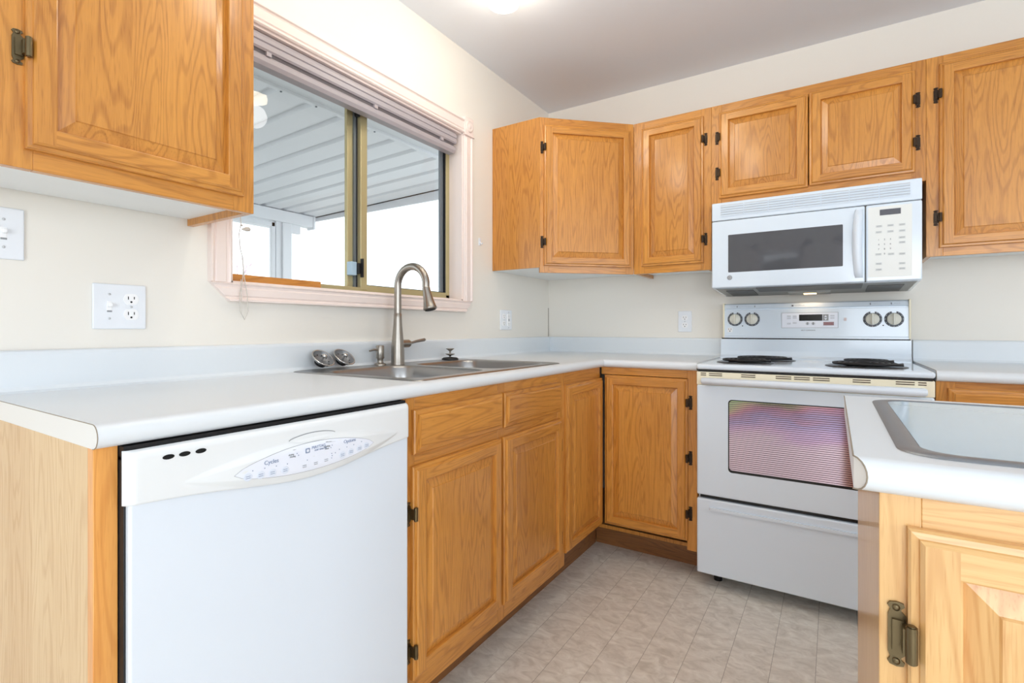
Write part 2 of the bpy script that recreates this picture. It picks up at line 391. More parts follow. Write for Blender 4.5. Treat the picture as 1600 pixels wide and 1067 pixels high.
# kitchen window -------------------------------------------------
win = thing('window_1', None, None, (0, (WY0+WY1)/2, WZ0), kind='structure')
b = MB(); j = .008
b.box(-.13, .004, WY0, WY0+j, WZ0, WZ1, PINK).box(-.13, .004, WY1-j, WY1, WZ0, WZ1, PINK).box(-.13, .004, WY0, WY1, WZ1-j, WZ1, PINK).box(-.13, .004, WY0, WY1, WZ0, WZ0+j, PINK)
b.build('jamb', win, True)
def casing_profile(w):      # (across, out) fluted moulding
    return [(0, 0), (0, .013), (.004, .017), (.008, .013), (.014, .012), (.018, .016), (w-.018, .016), (w-.014, .012), (w-.010, .014), (w-.006, .020), (w-.001, .020), (w, .015), (w, 0)]
def casing(axis, a0, a1, b0, sgn, w, cut0=0, cut1=0):
    """moulding running along y (axis 'y') or z; b0 = inner edge, sgn = outward direction"""
    b = MB(); l0, l1 = [], []
    for c, o in casing_profile(w):
        s0 = cut0*c; s1 = cut1*c; q = b0+sgn*c
        l0.append((o, a0+s0, q) if axis == 'y' else (o, q, a0+s0)); l1.append((o, a1-s1, q) if axis == 'y' else (o, q, a1-s1))
    b.loft([l0, l1], PINK, False, None, True, True); return b
CW = .062
casing('y', WY0-CW, WY1+CW+.004, WZ0+.002, -1, .056, 1, 1).build('bottom_casing', win, True)
casing('z', WZ0+.002, WZ1, WY1, 1, CW).build('side_casing', win, True)
casing('z', WZ0+.002, WZ1, WY0, -1, CW).build('side_casing', win, True)
casing('y', WY0, WY1, WZ1, 1, .064).build('top_casing', win, True)
for y0 in (WY1-.002, WY0-CW-.003):
    b = MB(); b.box(0, .02, y0, y0+.068, WZ1-.006, WZ1+.082, PINK, .002)
    b.box(0, .026, y0-.003, y0+.071, WZ1-.010, WZ1-.002, PINK, .002)
    Mx = Matrix.Translation((.02, y0+.034, WZ1+.038)) @ Matrix.Rotation(PI/2, 4, 'Y')
    b.lathe([(.027, 0), (.027, .004), (.022, .006), (.017, .003), (.012, .003), (.008, .007), (.001, .008)], PINK, Mx); b.build('rosette', win, True)
fx0, fx1 = -.118, -.072
b = MB()
b.box(fx0, fx1, WY0+j, WY0+.030, WZ0+j, WZ1-j, BRASS, .002).box(fx0, fx1, WY1-.034, WY1-j, WZ0+j, WZ1-j, BRASS, .002)
b.box(fx0, fx1, WY0+j, WY1-j, WZ0+j, WZ0+.030, BRASS, .002).box(fx0, fx1, WY0+j, WY1-j, WZ1-.03, WZ1-j, BRASS, .002)
b.box(fx1-.008, fx1+.003, WY0+j, WY1-j, WZ0+j, WZ0+.014, BRASS); b.build('frame', win, True)
# fixed right light
b = MB(); y0, y1, z0, z1 = -1.447, WY1-.034, WZ0+.030, WZ1-.03
b.box(-.092, -.070, y0, y0+.034, z0-.01, z1, BRASS, .003).box(-.089, -.076, y0+.030, y0+.036, z0, z1, BRASS)
b.box(-.092, -.072, y0+.03, y1, z0-.004, z0+.010, BRASS, .002).box(-.092, -.072, y0+.03, y1, z1-.012, z1, BRASS, .002)
b.box(-.088, -.078, y0+.034, y0+.037, z0, z1, RUB).box(-.088, -.078, y0+.034, y1, z0+.010, z0+.013, RUB).box(-.092, -.074, y1-.008, y1, z0, z1, BLK)
b.box(-.090, -.080, y1-.034, y1-.019, z0, z1, GREYALU).box(-.090, -.080, y1-.016, y1-.011, z0, z1, GREYALU)
sash = b.build('fixed_sash', win, True)
b = MB(); b.box(-.084, -.081, y0+.03, y1-.006, z0, z1-.006, GLASS)
g = b.build('glass_pane', sash, True)
# sliding left sash
b = MB(); y0, y1 = WY0+.03, -1.456
b.box(-.114, -.096, y1-.036, y1-.004, z0-.01, z1, BRASS, .003).box(-.110, -.097, y0, y0+.018, z0, z1, BRASS, .002)
b.box(-.110, -.098, y0, y1, z0-.012, z0-.001, BRASS, .002).box(-.112, -.098, y0, y1, z1-.012, z1, BRASS, .002)
b.box(-.100, -.088, y1-.010, y1+.002, z0, z1, GREYALU).box(-.095, -.086, y1+.001, y1+.006, z0, z1, RUB)
sash = b.build('sliding_sash', win, True)
b = MB(); b.box(-.106, -.103, y0+.014, y1-.03, z0-.004, z1-.006, GLASS); b.build('glass_pane', sash, True)
b = MB(); b.box(-.098, -.070, -1.494, -1.466, 1.268, 1.322, LATCH, .003).box(-.095, -.064, -1.466, -1.452, 1.275, 1.318, RUB, .003)
b.prism([(-.068, -1.4505), (-.055, -1.4485), (-.055, -1.4445), (-.068, -1.4425)], 1.262, 1.336, RUB).build('latch', win, True)
b = MB(); b.box(-.094, -.070, -1.462, -1.449, 1.90, 1.955, RUB, .003); b.build('stop_clip', win, True)

# ------------------------------------------------------------------ blind
bl = thing('raised_mini_blind', 'lilac-grey mini blind fully raised at the top of the kitchen window', 'blind', (-.03, -1.43, WZ1-.012))
B0, B1 = -1.985, -.925
def strip(prof, y0, y1, m):
    b = MB(); b.loft([[(x, y0, z) for x, z in prof], [(x, y1, z) for x, z in prof]], m, False, None, True, True); return b
strip([(-.05, 1.994), (-.012, 1.994), (-.004, 1.988), (0, 1.978), (.001, 1.966), (-.003, 1.963), (.001, 1.960), (.001, 1.944), (-.004, 1.938), (-.05, 1.938)], B0, B1, BLIND).build('headrail', bl, True)
b = MB()
for i in range(4):
    z = 1.936-i*.0028; b.prism([(-.046, B0+.01), (-.008, B0+.01), (-.008, B1-.012), (-.046, B1-.012)], z-.0009, z, BLIND2)
b.box(-.044, -.011, B0+.011, B1-.013, 1.924, 1.937, VOID); b.build('slat_stack', bl, True)
strip([(-.048, 1.926), (-.008, 1.926), (-.002, 1.918), (-.003, 1.905), (-.010, 1.893), (-.044, 1.893), (-.048, 1.905)], B0+.008, B1-.006, BLIND).build('bottom_rail', bl, True)
for y in (-1.88, -1.43, -1.03):
    b = MB(); b.box(-.010, .0005, y-.009, y+.009, 1.924, 1.938, BLIND, .001); b.build('cord_clip', bl, True)
b = MB(); c = [(1.93, -1.993+.012), (1.7, -1.988), (1.5, -1.986), (1.42, -1.989), (1.372, -1.985), (1.34, -1.991), (1.30, -1.988), (1.27, -1.980), (1.22, -1.976), (1.16, -1.966), (1.11, -1.963), (1.085, -1.974), (1.11, -1.988), (1.16, -1.989), (1.20, -1.980), (1.24, -1.978), (1.27, -1.981)]
b.tube([(.024, y, z) for z, y in c], .0012, CORD, 6); b.tube([(.026, -1.986, 1.205), (.026, -1.984, 1.15), (.026, -1.985, 1.10)], .0011, CORD, 6); b.build('pull_cord', bl, True)
b = MB(); b.lathe([(.002, 0), (.006, .004), (.007, .012), (.003, .024), (.002, .026)], CORD, Matrix.Translation((.026, -1.957, 1.359)) @ Matrix.Rotation(PI/2+.15, 4, 'X'), 12)
b.lathe([(.001, -.003), (.004, 0), (.001, .003)], CORD, Matrix.Translation((.026, -1.984, 1.366)), 10); b.build('cord_tassel', bl, True)

b = MB(); b.prism([(-.064, -1.985), (-.042, -1.985), (-.042, -1.655), (-.064, -1.670)], WZ0+j+.0002, WZ0+j+.026, OY)
tag(b.build('window_bar'), 'orange-brown wooden stick lying on the pink window sill', 'wooden bar')

# ------------------------------------------------------------------ outdoors
def rz(x): return 2.3+.025*(x+.6)
pr = thing('patio_roof', 'white ribbed metal patio roof seen through the kitchen window', 'roof', (-2, -1, 2.2))
b = MB(); y = -4.2; prof = []
while y < .58:
    prof += [(y, 0), (y+.155, 0), (y+.168, .022), (y+.197, .022)]; y += .21
prof.append((.6, 0))
def rl(x): return [(x, y, rz(x)+h) for y, h in prof]+[(x, y, rz(x)+h+.012) for y, h in reversed(prof)]
b.loft([rl(-.84), rl(-3.65)], WHM, False, None, True, True); b.build('ribbed_panel', pr, True)
b = MB(); b.box(-.862, -.14, -4.2, .62, 2.292, 2.31, WHM).box(-.885, -.855, -4.2, .62, 2.275, 2.33, WHM, .004)
for y in (-1.48, -1.27, -1.06, -.85, -.64): b.lathe([(.006, 0), (.006, .004), (.001, .006)], GREYALU, Matrix.Translation((-.87, y, 2.275)) @ Matrix.Rotation(PI, 4, 'X'), 8)
b.build('eave_ledger', pr, True)
b = MB(); b.box(-3.68, -3.60, -4.2, .62, 2.16, 2.27, WHM, .004); b.box(-3.65, -.88, .60, .62, 2.20, 2.31, WHM); b.build('gutter', pr, True)
b = MB(); b.box(-3.16, -3.06, -4.2, .53, 2.115, rz(-3.1)-.006, WHM, .005).box(-3.165, -3.055, .53, .555, 2.10, rz(-3.1)-.006, WHM, .003); b.build('beam', pr, True)
b = MB(); b.box(-3.15, -3.07, .19, .29, -.1, 2.115, WHM, .004); b.box(-3.13, -3.09, .29, .40, 2.03, 2.115, WHM); b.build('post', pr, True)
b = MB()
for q in ((-1.3, .12, 2.06, 2.10), (.085, .125, .6, 2.1), (-1.3, .12, .6, .66), (-.62, -.58, .6, 2.1)): b.box(-3.13, -3.09, q[0], q[1], q[2], q[3], WHM, .003)
b.box(-3.13, -3.09, .13, .19, -.1, 2.115, WHM); b.box(-3.13, -3.09, -4.2, .12, -.1, .6, WHM); b.build('screen_frame', pr, True)
b = MB(); b.box(-9, -T, -7, 6, -.12, -.1, CONC); struct(b.build('ground'))
b = MB(); random.seed(3)
hm_ = [[(-1.0+.25*i, -6.6+random.uniform(-.12, .12), -.1+.24*j+(random.uniform(-.1, .1) if j else 0)) for i in range(11)] for j in range(10)]
b.loft([h+[(p[0], -7.0, p[2]) for p in reversed(h)] for h in hm_], mat('dark_hedge_leaves', (52, 66, 48), .9, bump=(14, 1.0)), True, None, True, True)
o = b.build('hedge'); tag(o, 'dark green hedge outside the narrow door behind the camera, seen only as a reflection', 'hedge'); o['kind'] = 'stuff'
b = MB(); random.seed(7)
def twig(p, d, l, r, k):
    q = p+d*l; b.tube([p, p+d*l*.5+Vector((random.uniform(-.05, .05), random.uniform(-.05, .05), 0))*l, q], [r, r*.8, r*.6], HAZE_BARK, 5)
    if k: 
        for _ in range(4 if k > 2 else 3):
            e = (d+Vector((random.uniform(-.8, .8), random.uniform(-.8, .8), random.uniform(-.2, .6)))).normalized(); twig(p+(q-p)*random.uniform(.55, 1), e, l*.66, r*.55, k-1)
twig(Vector((-9.4, 3.0, -.1)), Vector((.05, -.03, 1)), 1.35, .03, 5)
tag(b.build('bare_tree'), 'bare thin twigs of a distant tree seen through the lower left of the window', 'tree')

# ------------------------------------------------------------------ cabinet parts
def hinge(parent, x, z, side, m=None, M=None, h=.033):
    """side 'L': hinge on the left edge of the door, leaf on the face frame to its left"""
    m = m or DBRZ; s = -1 if side == 'L' else 1; b = MB(); M = M or Matrix.Identity(4)
    pts = [(0, -h*.62), (0, h*.62), (s*.004, h*.74), (s*.004, h*.82), (s*.001, h*.9), (s*.002, h*1.0), (s*.008, h*1.04), (s*.014, h*1.0), (s*.016, h*.9), (s*.0135, h*.78), (s*.0155, h*.6), (s*.0155, -h*.6), (s*.0135, -h*.78), (s*.016, -h*.9), (s*.014, -h), (s*.008, -h*1.04), (s*.002, -h), (s*.001, -h*.9), (s*.004, -h*.82), (s*.004, -h*.74)]
    F = M @ Matrix.Translation((x+s*.001, 0, z)) @ Matrix.Rotation(PI/2, 4, 'X')
    b.prism(pts, 0, .0028, m, F)
    b.prism([(s*.002, -h*.5), (s*.012, -h*.5), (s*.012, h*.5), (s*.002, h*.5)], .0028, .006, m, F)
    for k in (-1, 1): b.lathe([(.0036, 0), (.0034, .0015), (.0012, .0019)], m, F @ Matrix.Translation((s*.0085, k*h*.86, .0028)), 10)
    b.cyl((x-s*.002, -.0185, z-h*.56), (x-s*.002, -.0185, z+h*.56), .0052, m, 14, M=M)
    b.cyl((x-s*.002, -.0185, z-h*.60), (x-s*.002, -.0185, z+h*.60), .0036, m, 10, M=M)
    b.box(x-s*.002, x+s*.005, -.017, -.003, z-h*.42, z+h*.42, m, M=M)
    return b.build('hinge', parent)

def rect_ring(b, x0, x1, z0, z1, prof, mv, mh, M):
    """mitred moulding round a rectangle: prof = (inset, out)"""
    P = []
    for i, o in prof: P.append([(x0+i, -o, z0+i), (x1-i, -o, z0+i), (x1-i, -o, z1-i), (x0+i, -o, z1-i)])
    for k in range(len(P)-1):
        for e in range(4):
            a, c = P[k], P[k+1]; f = (e+1) % 4
            b._new([a[e], a[f], c[f], c[e]], [(0, 1, 2, 3)], mh if e in (0, 2) else mv, False, M)

def door(root, x0, x1, z0, z1, M=None, mh=None, mv=None, hinges=(), side='L', hm=None, name='door', fw=.040, bevw=.027, hh=.033, y=0.0):
    M = M or Matrix.Identity(4); M = M @ Matrix.Translation((0, -y, 0)); mh = mh or OH; mv = mv or OV
    b = MB(); I = .013
    rect_ring(b, x0, x1, z0, z1, [(0, 0), (0, .009), (.0022, .0118), (.0085, .0125), (.0092, .0150), (.013, .019)], mv, mh, M)
    q = lambda a, c, d, e, m: b._new([(a, -.019, d), (c, -.019, d), (c, -.019, e), (a, -.019, e)], [(0, 1, 2, 3)], m, False, M)
    q(x0+I, x0+fw, z0+I, z1-I, mv); q(x1-fw, x1-I, z0+I, z1-I, mv); q(x0+fw, x1-fw, z0+I, z0+fw, mh); q(x0+fw, x1-fw, z1-fw, z1-I, mh)
    rect_ring(b, x0+fw, x1-fw, z0+fw, z1-fw, [(0, .019), (.0018, .0182), (.0035, .0095), (.0035, .004)], mv, mh, M)
    b._new([(x0, 0, z0), (x1, 0, z0), (x1, 0, z1), (x0, 0, z1)], [(0, 3, 2, 1)], mv, False, M)
    d = b.build(name, root, normals=False)
    b = MB(); a = fw+.0035
    rect_ring(b, x0+a, x1-a, z0+a, z1-a, [(0, .0085), (bevw-.002, .0148), (bevw, .0172)], mv, mv, M)
    a += bevw; b._new([(x0+a, -.0172, z0+a), (x1-a, -.0172, z0+a), (x1-a, -.0172, z1-a), (x0+a, -.0172, z1-a)], [(0, 1, 2, 3)], mv, False, M)
    b.build('panel', d, normals=False)
    for z in hinges: hinge(d, x0 if side == 'L' else x1, z, side, hm, M, hh)
    return d

def slab(root, x0, x1, z0, z1):
    b = MB(); I = Matrix.Identity(4)
    rect_ring(b, x0, x1, z0, z1, [(0, 0), (0, .009), (.003, .0125), (.012, .0130), (.013, .0165), (.018, .019)], OV, OH, I); k = .018
    b._new([(x0+k, -.019, z0+k), (x1-k, -.019, z0+k), (x1-k, -.019, z1-k), (x0+k, -.019, z1-k)], [(0, 1, 2, 3)], OH, False)
    b._new([(x0, 0, z0), (x1, 0, z0), (x1, 0, z1), (x0, 0, z1)], [(0, 3, 2, 1)], OH, False)
    return b.build('drawer_front', root, normals=False)

def face_frame(root, vs, hs, t=.019, M=None, OV=OV, OH=OH):
    """vs: stiles (x0,x1,z0,z1); hs: rails; front at local y=0"""
    b = MB()
    for x0, x1, z0, z1 in vs: b.box(x0, x1, 0, t, z0, z1, OV, .0008, 1, M)
    for x0, x1, z0, z1 in hs: b.box(x0, x1, .0004, t, z0, z1, OH, .0008, 1, M)
    return b.build('face_frame', root)

def carcass(root, x0, x1, dep, z0, z1, bottom=None, side=None, name='cabinet_box', top=True):
    b = MB(); t = .016; side = side or OV
    b.box(x0, x0+t, .019, dep, z0, z1, side).box(x1-t, x1, .019, dep, z0, z1, side).box(x0+t, x1-t, dep-.006, dep, z0+.02, z1, MEL)
    if top: b.box(x0+t, x1-t, .019, dep-.006, z1-t, z1, OH)
    b.build(name, root)
    b = MB(); b.box(x0+t, x1-t, .019, dep-.006, z0+.018, z0+.034, bottom or MEL); b.build('bottom_panel', root)

UT = 2.108; UB = 1.338
def upper(label, x0, x1, origin, rzv, doors, zb=UB, group=None, stiles=None, hm=None, dep=.29, hh=.029):
    r = thing('wall_cabinet', label, 'cabinet', (origin[0], origin[1], zb), rzv, group)
    Z = lambda z: z-zb
    vs = [(a, c, 0, UT-zb) for a, c in stiles]; hs = []
    for i in range(len(stiles)-1):
        hs += [(stiles[i][1], stiles[i+1][0], UT-zb-.05, UT-zb), (stiles[i][1], stiles[i+1][0], 0, .045)]
    face_frame(r, vs, hs)
    carcass(r, x0, x1, dep, 0.0, UT-zb)
    for (a, c, z0, z1, side, hz) in doors: door(r, a, c, Z(z0), Z(z1), hinges=[Z(z) for z in hz], side=side, hm=hm, hh=hh)
    return r
R90 = PI/2
# left of the window: origin at y=-2.62 ; local x = y+2.62
upper('oak wall cabinet left of the window above the dishwasher, one large raised-panel door', 0, .512, (.298, -2.62), R90,
      [(.086, .482, 1.378, 2.07, 'L', (1.555, 1.96))], zb=1.343, stiles=[(0, .098), (.462, .512)], hm=BRZ, dep=.296, hh=.030)
# corner diagonal cabinet
ang = math.atan2(.3397, .3615); DO = (.2855, -.6253)
r = thing('wall_cabinet', 'oak diagonal corner wall cabinet with plain side panel facing the window', 'cabinet', (DO[0], DO[1], UB), ang)
W_ = .4961; Hh = UT-UB
face_frame(r, [(0, .045, 0, Hh), (W_-.045, W_, 0, Hh)], [(.045, W_-.045, Hh-.05, Hh), (.045, W_-.045, 0, .045)])
door(r, .020, .477, 1.372-UB, 2.07-UB, hinges=(1.489-UB, 1.958-UB), side='L', hh=.029)
b = MB(); b.box(.001, .2845, -.6253, -.6145, UB+.025, UT, OV).build('side_panel', r, True)
poly = [(.001, -.608), (.266, -.608), (.276, -.600), (.636, -.262), (.636, -.001), (.001, -.001)]
b = MB(); b.prism(poly, UB+.026, UB+.040, MEL).build('bottom_panel', r, True)
b = MB(); b.prism(poly, UT-.016, UT, OV).build('top_panel', r, True)
# range wall uppers
yf = -.2855
upper('narrow oak wall cabinet with one door between the corner cabinet and the microwave', 0, .376, (.648, yf), 0,
      [(.042, .342, 1.374, 2.07, 'R', (1.485, 1.96))], stiles=[(0, .055), (.330, .376)], dep=.284)
r = upper('short wide oak wall cabinet with two doors directly above the microwave', 0, .789, (1.0245, yf), 0,
      [(.034, .3935, 1.668, 2.068, 'L', (1.787, 1.954)), (.3975, .755, 1.672, 2.072, 'R', (1.787, 1.954))], zb=1.635, stiles=[(0, .045), (.744, .789)], dep=.284)
upper('tall oak wall cabinet right of the microwave, single door hinged on its left', 0, .52, (1.814, yf), 0,
      [(.038, .470, 1.369, 2.074, 'L', (1.485, 1.958))], stiles=[(0, .05), (.46, .52)], dep=.284)

# base cabinets ---------------------------------------------------
BT = .8815
def base_root(name, label, x, y, rzv): return thing(name, label, 'cabinet', (x, y, 0), rzv)
# sink base : local x = y+1.905
r = base_root('base_cabinet', 'oak sink base cabinet with two doors below two false drawer fronts, beside dishwasher', .6, -1.905, R90); Lw = .905
face_frame(r, [(0, .05, .107, BT), (.435, .475, .107, BT), (Lw-.05, Lw, .107, BT)],
           [(.05, .435, .84, BT), (.475, Lw-.05, .84, BT), (.05, .435, .695, .745), (.475, Lw-.05, .695, .745), (.05, .435, .107, .165), (.475, Lw-.05, .107, .165)])
b = MB(); b.box(0, .016, .019, .585, .107, BT, OV).box(Lw-.016, Lw, .019, .585, .107, BT, OV).box(.016, Lw-.016, .019, .585, .125, .141, MEL).box(.016, Lw-.016, .58, .585, .141, BT, MEL).build('cabinet_box', r)
b = MB(); b.box(-.0, Lw+.0, .083, .098, 0, .107, TOEX).build('toe_board', r)
slab(r, .038, .449, .735, .849); slab(r, .461, .868, .735, .849)
door(r, .034, .442, .159, .705, hinges=(.235, .585), side='L', hm=BRZ, hh=.030)
d = door(r, .457, .873, .159, .705, hinges=())
for z in (.235, .60):
    b = MB(); b.box(.874, .8765, -.012, 0, z-.024, z+.024, DBRZ); b.build('hinge', d)
# corner base: L shape with two doors meeting in the corner
r = base_root('base_cabinet', 'oak corner base cabinet, two doors meeting in the inside corner left of the range', .6, -1.0, R90)
# left leg face, local x 0..0.4  (world y -1.0..-.6)
A = Matrix.Identity(4)
Bm = Matrix.Translation((.4, 0, 0)) @ Matrix.Rotation(-PI/2, 4, 'Z')    # face on the range side: frame-local x -> world x
b = MB(); b.box(0, .012, 0, .019, .107, BT, OV, .0008, 1).box(.012, .381, .0004, .019, .826, BT, OH, .0008, 1)
b.box(.387, .430, 0, .019, .118, BT, OV, .0008, 1, Bm).box(.0, .387, .0004, .019, .848, BT, OY, .0008, 1, Bm).build('face_frame', r)
b = MB(); b.box(.001, .016, .019, .585, .107, BT, OV).box(.016, .98, .585, .59, .107, BT, MEL)
b.prism([(.016, .06), (.016, .58), (.98, .58), (.98, -.42), (.46, -.42), (.46, .06)], .108, .124, OV)
b.box(.415, .98, -.43, -.416, .118, BT, OV).build('cabinet_box', r)
b = MB(); b.box(0, .53, .083, .098, 0, .107, TOEX).build('toe_board', r)
b = MB(); b.box(-.083, .4299, .136, .150, 0, .110, TOEM, M=Bm).build('toe_board', r)
door(r, .008, .3805, .158, .832, hinges=())
door(r, .0198, .392, .160, .846, M=Bm, mh=OY, side='R', hinges=(.275, .51, .745), hh=.029)
# base right of the range
r = base_root('base_cabinet', 'oak base cabinet at the right of the range, mostly behind the island', 1.802, -.6, 0)
face_frame(r, [(0, .05, .107, BT), (.55, .60, .107, BT)], [(.05, .55, .845, BT), (.05, .55, .107, .165), (.05, .55, .69, .73)])
b = MB(); b.box(0, .016, .019, .59, .107, BT, OV).box(.584, .6, .019, .59, .107, BT, OV).box(.016, .584, .019, .59, .125, .141, MEL).build('cabinet_box', r)
b = MB(); b.box(0, .6, .083, .098, 0, .107, TOEX).build('toe_board', r)
slab(r, .03, .57, .735, .86); door(r, .03, .57, .159, .705)
# island
r = base_root('island_base_cabinet', 'oak island cabinet, paled for the light on it, at right edge with raised-panel door below the glass inset', 1.553, -2.147, 0)
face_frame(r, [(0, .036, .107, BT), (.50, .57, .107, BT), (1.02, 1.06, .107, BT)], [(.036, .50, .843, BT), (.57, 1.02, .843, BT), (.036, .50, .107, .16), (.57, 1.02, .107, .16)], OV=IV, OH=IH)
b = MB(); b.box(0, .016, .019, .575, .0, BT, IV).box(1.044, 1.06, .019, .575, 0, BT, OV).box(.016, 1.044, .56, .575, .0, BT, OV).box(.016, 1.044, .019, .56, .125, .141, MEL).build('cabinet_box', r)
b = MB(); b.box(0.016, 1.044, .083, .098, 0, .107, TOEX).build('toe_board', r)
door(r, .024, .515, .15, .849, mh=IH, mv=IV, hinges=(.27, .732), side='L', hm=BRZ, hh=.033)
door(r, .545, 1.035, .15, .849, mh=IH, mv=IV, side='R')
# end panel beside the dishwasher
r = thing('end_panel', 'pale wood end panel with orange front edge at the left end of the counter', 'panel', (.3, -2.516, 0))
b = MB(); b.box(.0, .580, -2.532, -2.501, 0, BT, PALE).build('side_sheet', r, True)
b = MB(); b.box(.580, .600, -2.532, -2.501, 0, BT, EDGE, .001, 1).build('front_strip', r, True)

# ------------------------------------------------------------------ countertops
ZT = .918; ZBm = .882; NR = .018; ZN = .900
def nose(n=10): return [(math.cos(a)*NR, ZN+math.sin(a)*NR) for a in [PI/2-PI*i/n for i in range(n+1)]]
SH = rrect(.058, .567, -1.812, -1.008, .03, 4)
r = thing('countertop', 'white laminate L-shaped countertop running from the left end past the sink to the range', 'countertop', (.3, -1.4, ZBm))
b = MB(); E0 = -2.535; XE = 1.031
pl = [(0.001, E0), (.608, E0), (.608, -.608), (XE, -.608), (XE, -.001), (.001, -.001)]
b.holed(pl, [SH], ZT, LAM); b.holed(pl, [SH], ZBm, LAM)
b.loft([[(x, y, ZT) for x, y in SH], [(x, y, ZBm) for x, y in SH]], LAM, False)
L0 = [(.608+o, E0, z) for o, z in nose()]; L1 = [(.608+o, -.608-o, z) for o, z in nose()]; L2 = [(XE, -.608-o, z) for o, z in nose()]
n = len(L0)
for a, c in ((L0, L1), (L1, L2)):
    b._new(a+c, [(i, i+1, n+i+1, n+i) for i in range(n-1)], LAM, True)
b._new([(.001, E0, ZBm), (.001, E0, ZT)]+L0, [tuple(range(n+2))], LAMC)
b._new([(XE, -.001, ZBm), (XE, -.001, ZT)]+L2, [tuple(range(n+2))], LAMC)
b.build('counter_slab', r, True, normals=True)
b = MB(); b.tube([(.02, E0, ZT)]+L0, .0007, SEAM, 5).build('end_seam', r, True)
def splash(M, l, name='backsplash'):
    b = MB(); pr_ = [(.001, ZT-.001), (.001, 1.010), (.014, 1.010), (.019, 1.007), (.021, 1.000), (.021, ZT+.012), (.025, ZT+.004), (.034, ZT+.0004), (.034, ZT-.001)]
    b.loft([[(l0, -y, z) for y, z in pr_] for l0 in (0, l)], LAM, False, M, True, True)
    return b
splash(Matrix.Translation((0, E0, 0)) @ Matrix.Rotation(PI/2, 4, 'Z'), -E0-.022).build('backsplash', r, True)
splash(Matrix.Identity(4), XE).build('backsplash', r, True)
def straight_top(name, label, x0, x1, yb, yfr, bs=True, k_=0):
    r = thing(name, label, 'countertop', ((x0+x1)/2, (yb+yfr)/2, ZBm)); b = MB()
    b.box(x0, x1, yfr+NR, yb, ZBm, ZT, LAM)
    A = [(x0+k_*o/NR, yfr+NR-o, z) for o, z in nose()]; Bq = [(x1, yfr+NR-o, z) for o, z in nose()]; n = len(A)
    b._new(A+Bq, [(i, i+1, n+i+1, n+i) for i in range(n-1)], LAM, True)
    b._new(A, [tuple(range(n))], LAMC); b._new(Bq, [tuple(range(n))], LAMC); b.build('counter_slab', r, True)
    if bs: splash(Matrix.Translation((x0, 0, 0)), x1-x0).build('backsplash', r, True)
    b = MB(); b.tube([(x0-.0002, yb-.01, ZT)]+[(x-.0004, y-.0002, z) for x, y, z in A], .0009, SEAM, 5).build('end_seam', r, True)
    return r
straight_top('countertop', 'short white laminate countertop to the right of the range', 1.801, 2.41, -.001, -.626)
straight_top('island_countertop', 'white laminate island countertop with rounded front edge around a glass inset', 1.530, 2.64, -1.553, -2.172, False, .012)
# glass inset
r = thing('glass_counter_inset', 'pale blue glass cutting surface with grey metal rim set in the island top', 'cutting board', (1.9, -1.86, ZT))
def ring_prof(b, o, i, prof, m):
    """rounded ring lofted between outer loop and inner loop; prof = (t, z)"""
    lo = [[(ox+(ix-ox)*t, oy+(iy-oy)*t, z) for (ox, oy), (ix, iy) in zip(o, i)] for t, z in prof]
    b.loft(lo, m, True)
o_ = rrect(1.573, 2.19, -2.127, -1.598, .045, 8); i_ = rrect(1.596, 2.167, -2.108, -1.613, .035, 8)
b = MB(); ring_prof(b, o_, i_, [(0, ZT+.0002), (.05, ZT+.002), (.5, ZT+.0032), (.95, ZT+.003), (1, ZT+.0012)], STEELD); b.build('metal_rim', r, True)
b = MB(); b.prism(i_, ZT+.0002, ZT+.002, GLP); b.build('glass_plate', r, True)

# ------------------------------------------------------------------ sink
r = thing('kitchen_sink', 'double-bowl stainless steel sink set into the counter below the window', 'sink', (.31, -1.41, ZT))
so = rrect(.038, .590, -1.834, -.986, .028, 6); b1 = rrect(.132, .548, -1.795, -1.428, .07, 6); b2 = rrect(.132, .548, -1.392, -1.025, .07, 6)
def shrink(lp, k):
    cx = (min(p[0] for p in lp)+max(p[0] for p in lp))/2; cy = (min(p[1] for p in lp)+max(p[1] for p in lp))/2
    sx = 1-2*k/(max(p[0] for p in lp)-min(p[0] for p in lp)); sy = 1-2*k/(max(p[1] for p in lp)-min(p[1] for p in lp))
    return [(cx+(x-cx)*sx, cy+(y-cy)*sy) for x, y in lp]
b = MB(); si = shrink(so, .010)
b.loft([[(x, y, ZT+.0002) for x, y in so], [(x, y, ZT+.003) for x, y in shrink(so, .003)], [(x, y, ZT+.0045) for x, y in si], [(x, y, ZT+.003) for x, y in shrink(so, .016)]], STEEL)
b.holed(shrink(so, .016), [b1, b2], ZT+.003, STEEL); b.build('sink_deck', r, True)
for lp in (b1, b2):
    b = MB(); lo = []
    for k, z in ((0, .003), (.004, .001), (.007, -.006), (.012, -.04), (.022, -.14), (.03, -.158), (.05, -.17), (.10, -.176)): lo.append([(x, y, ZT+z) for x, y in shrink(lp, k)])
    b.loft(lo, STEEL, True, None, False, True)
    cx = (lp[0][0]+.132)/2+.0; cy = sum(p[1] for p in lp)/len(lp)
    bo = b.build('bowl', r, True)
    d = MB(); d.lathe([(.045, 0), (.045, .003), (.036, .002), (.030, -.001), (.001, -.001)], CHR, Matrix.Translation((.34, cy, ZT-.1758)), 24); d.build('drain', bo, True)
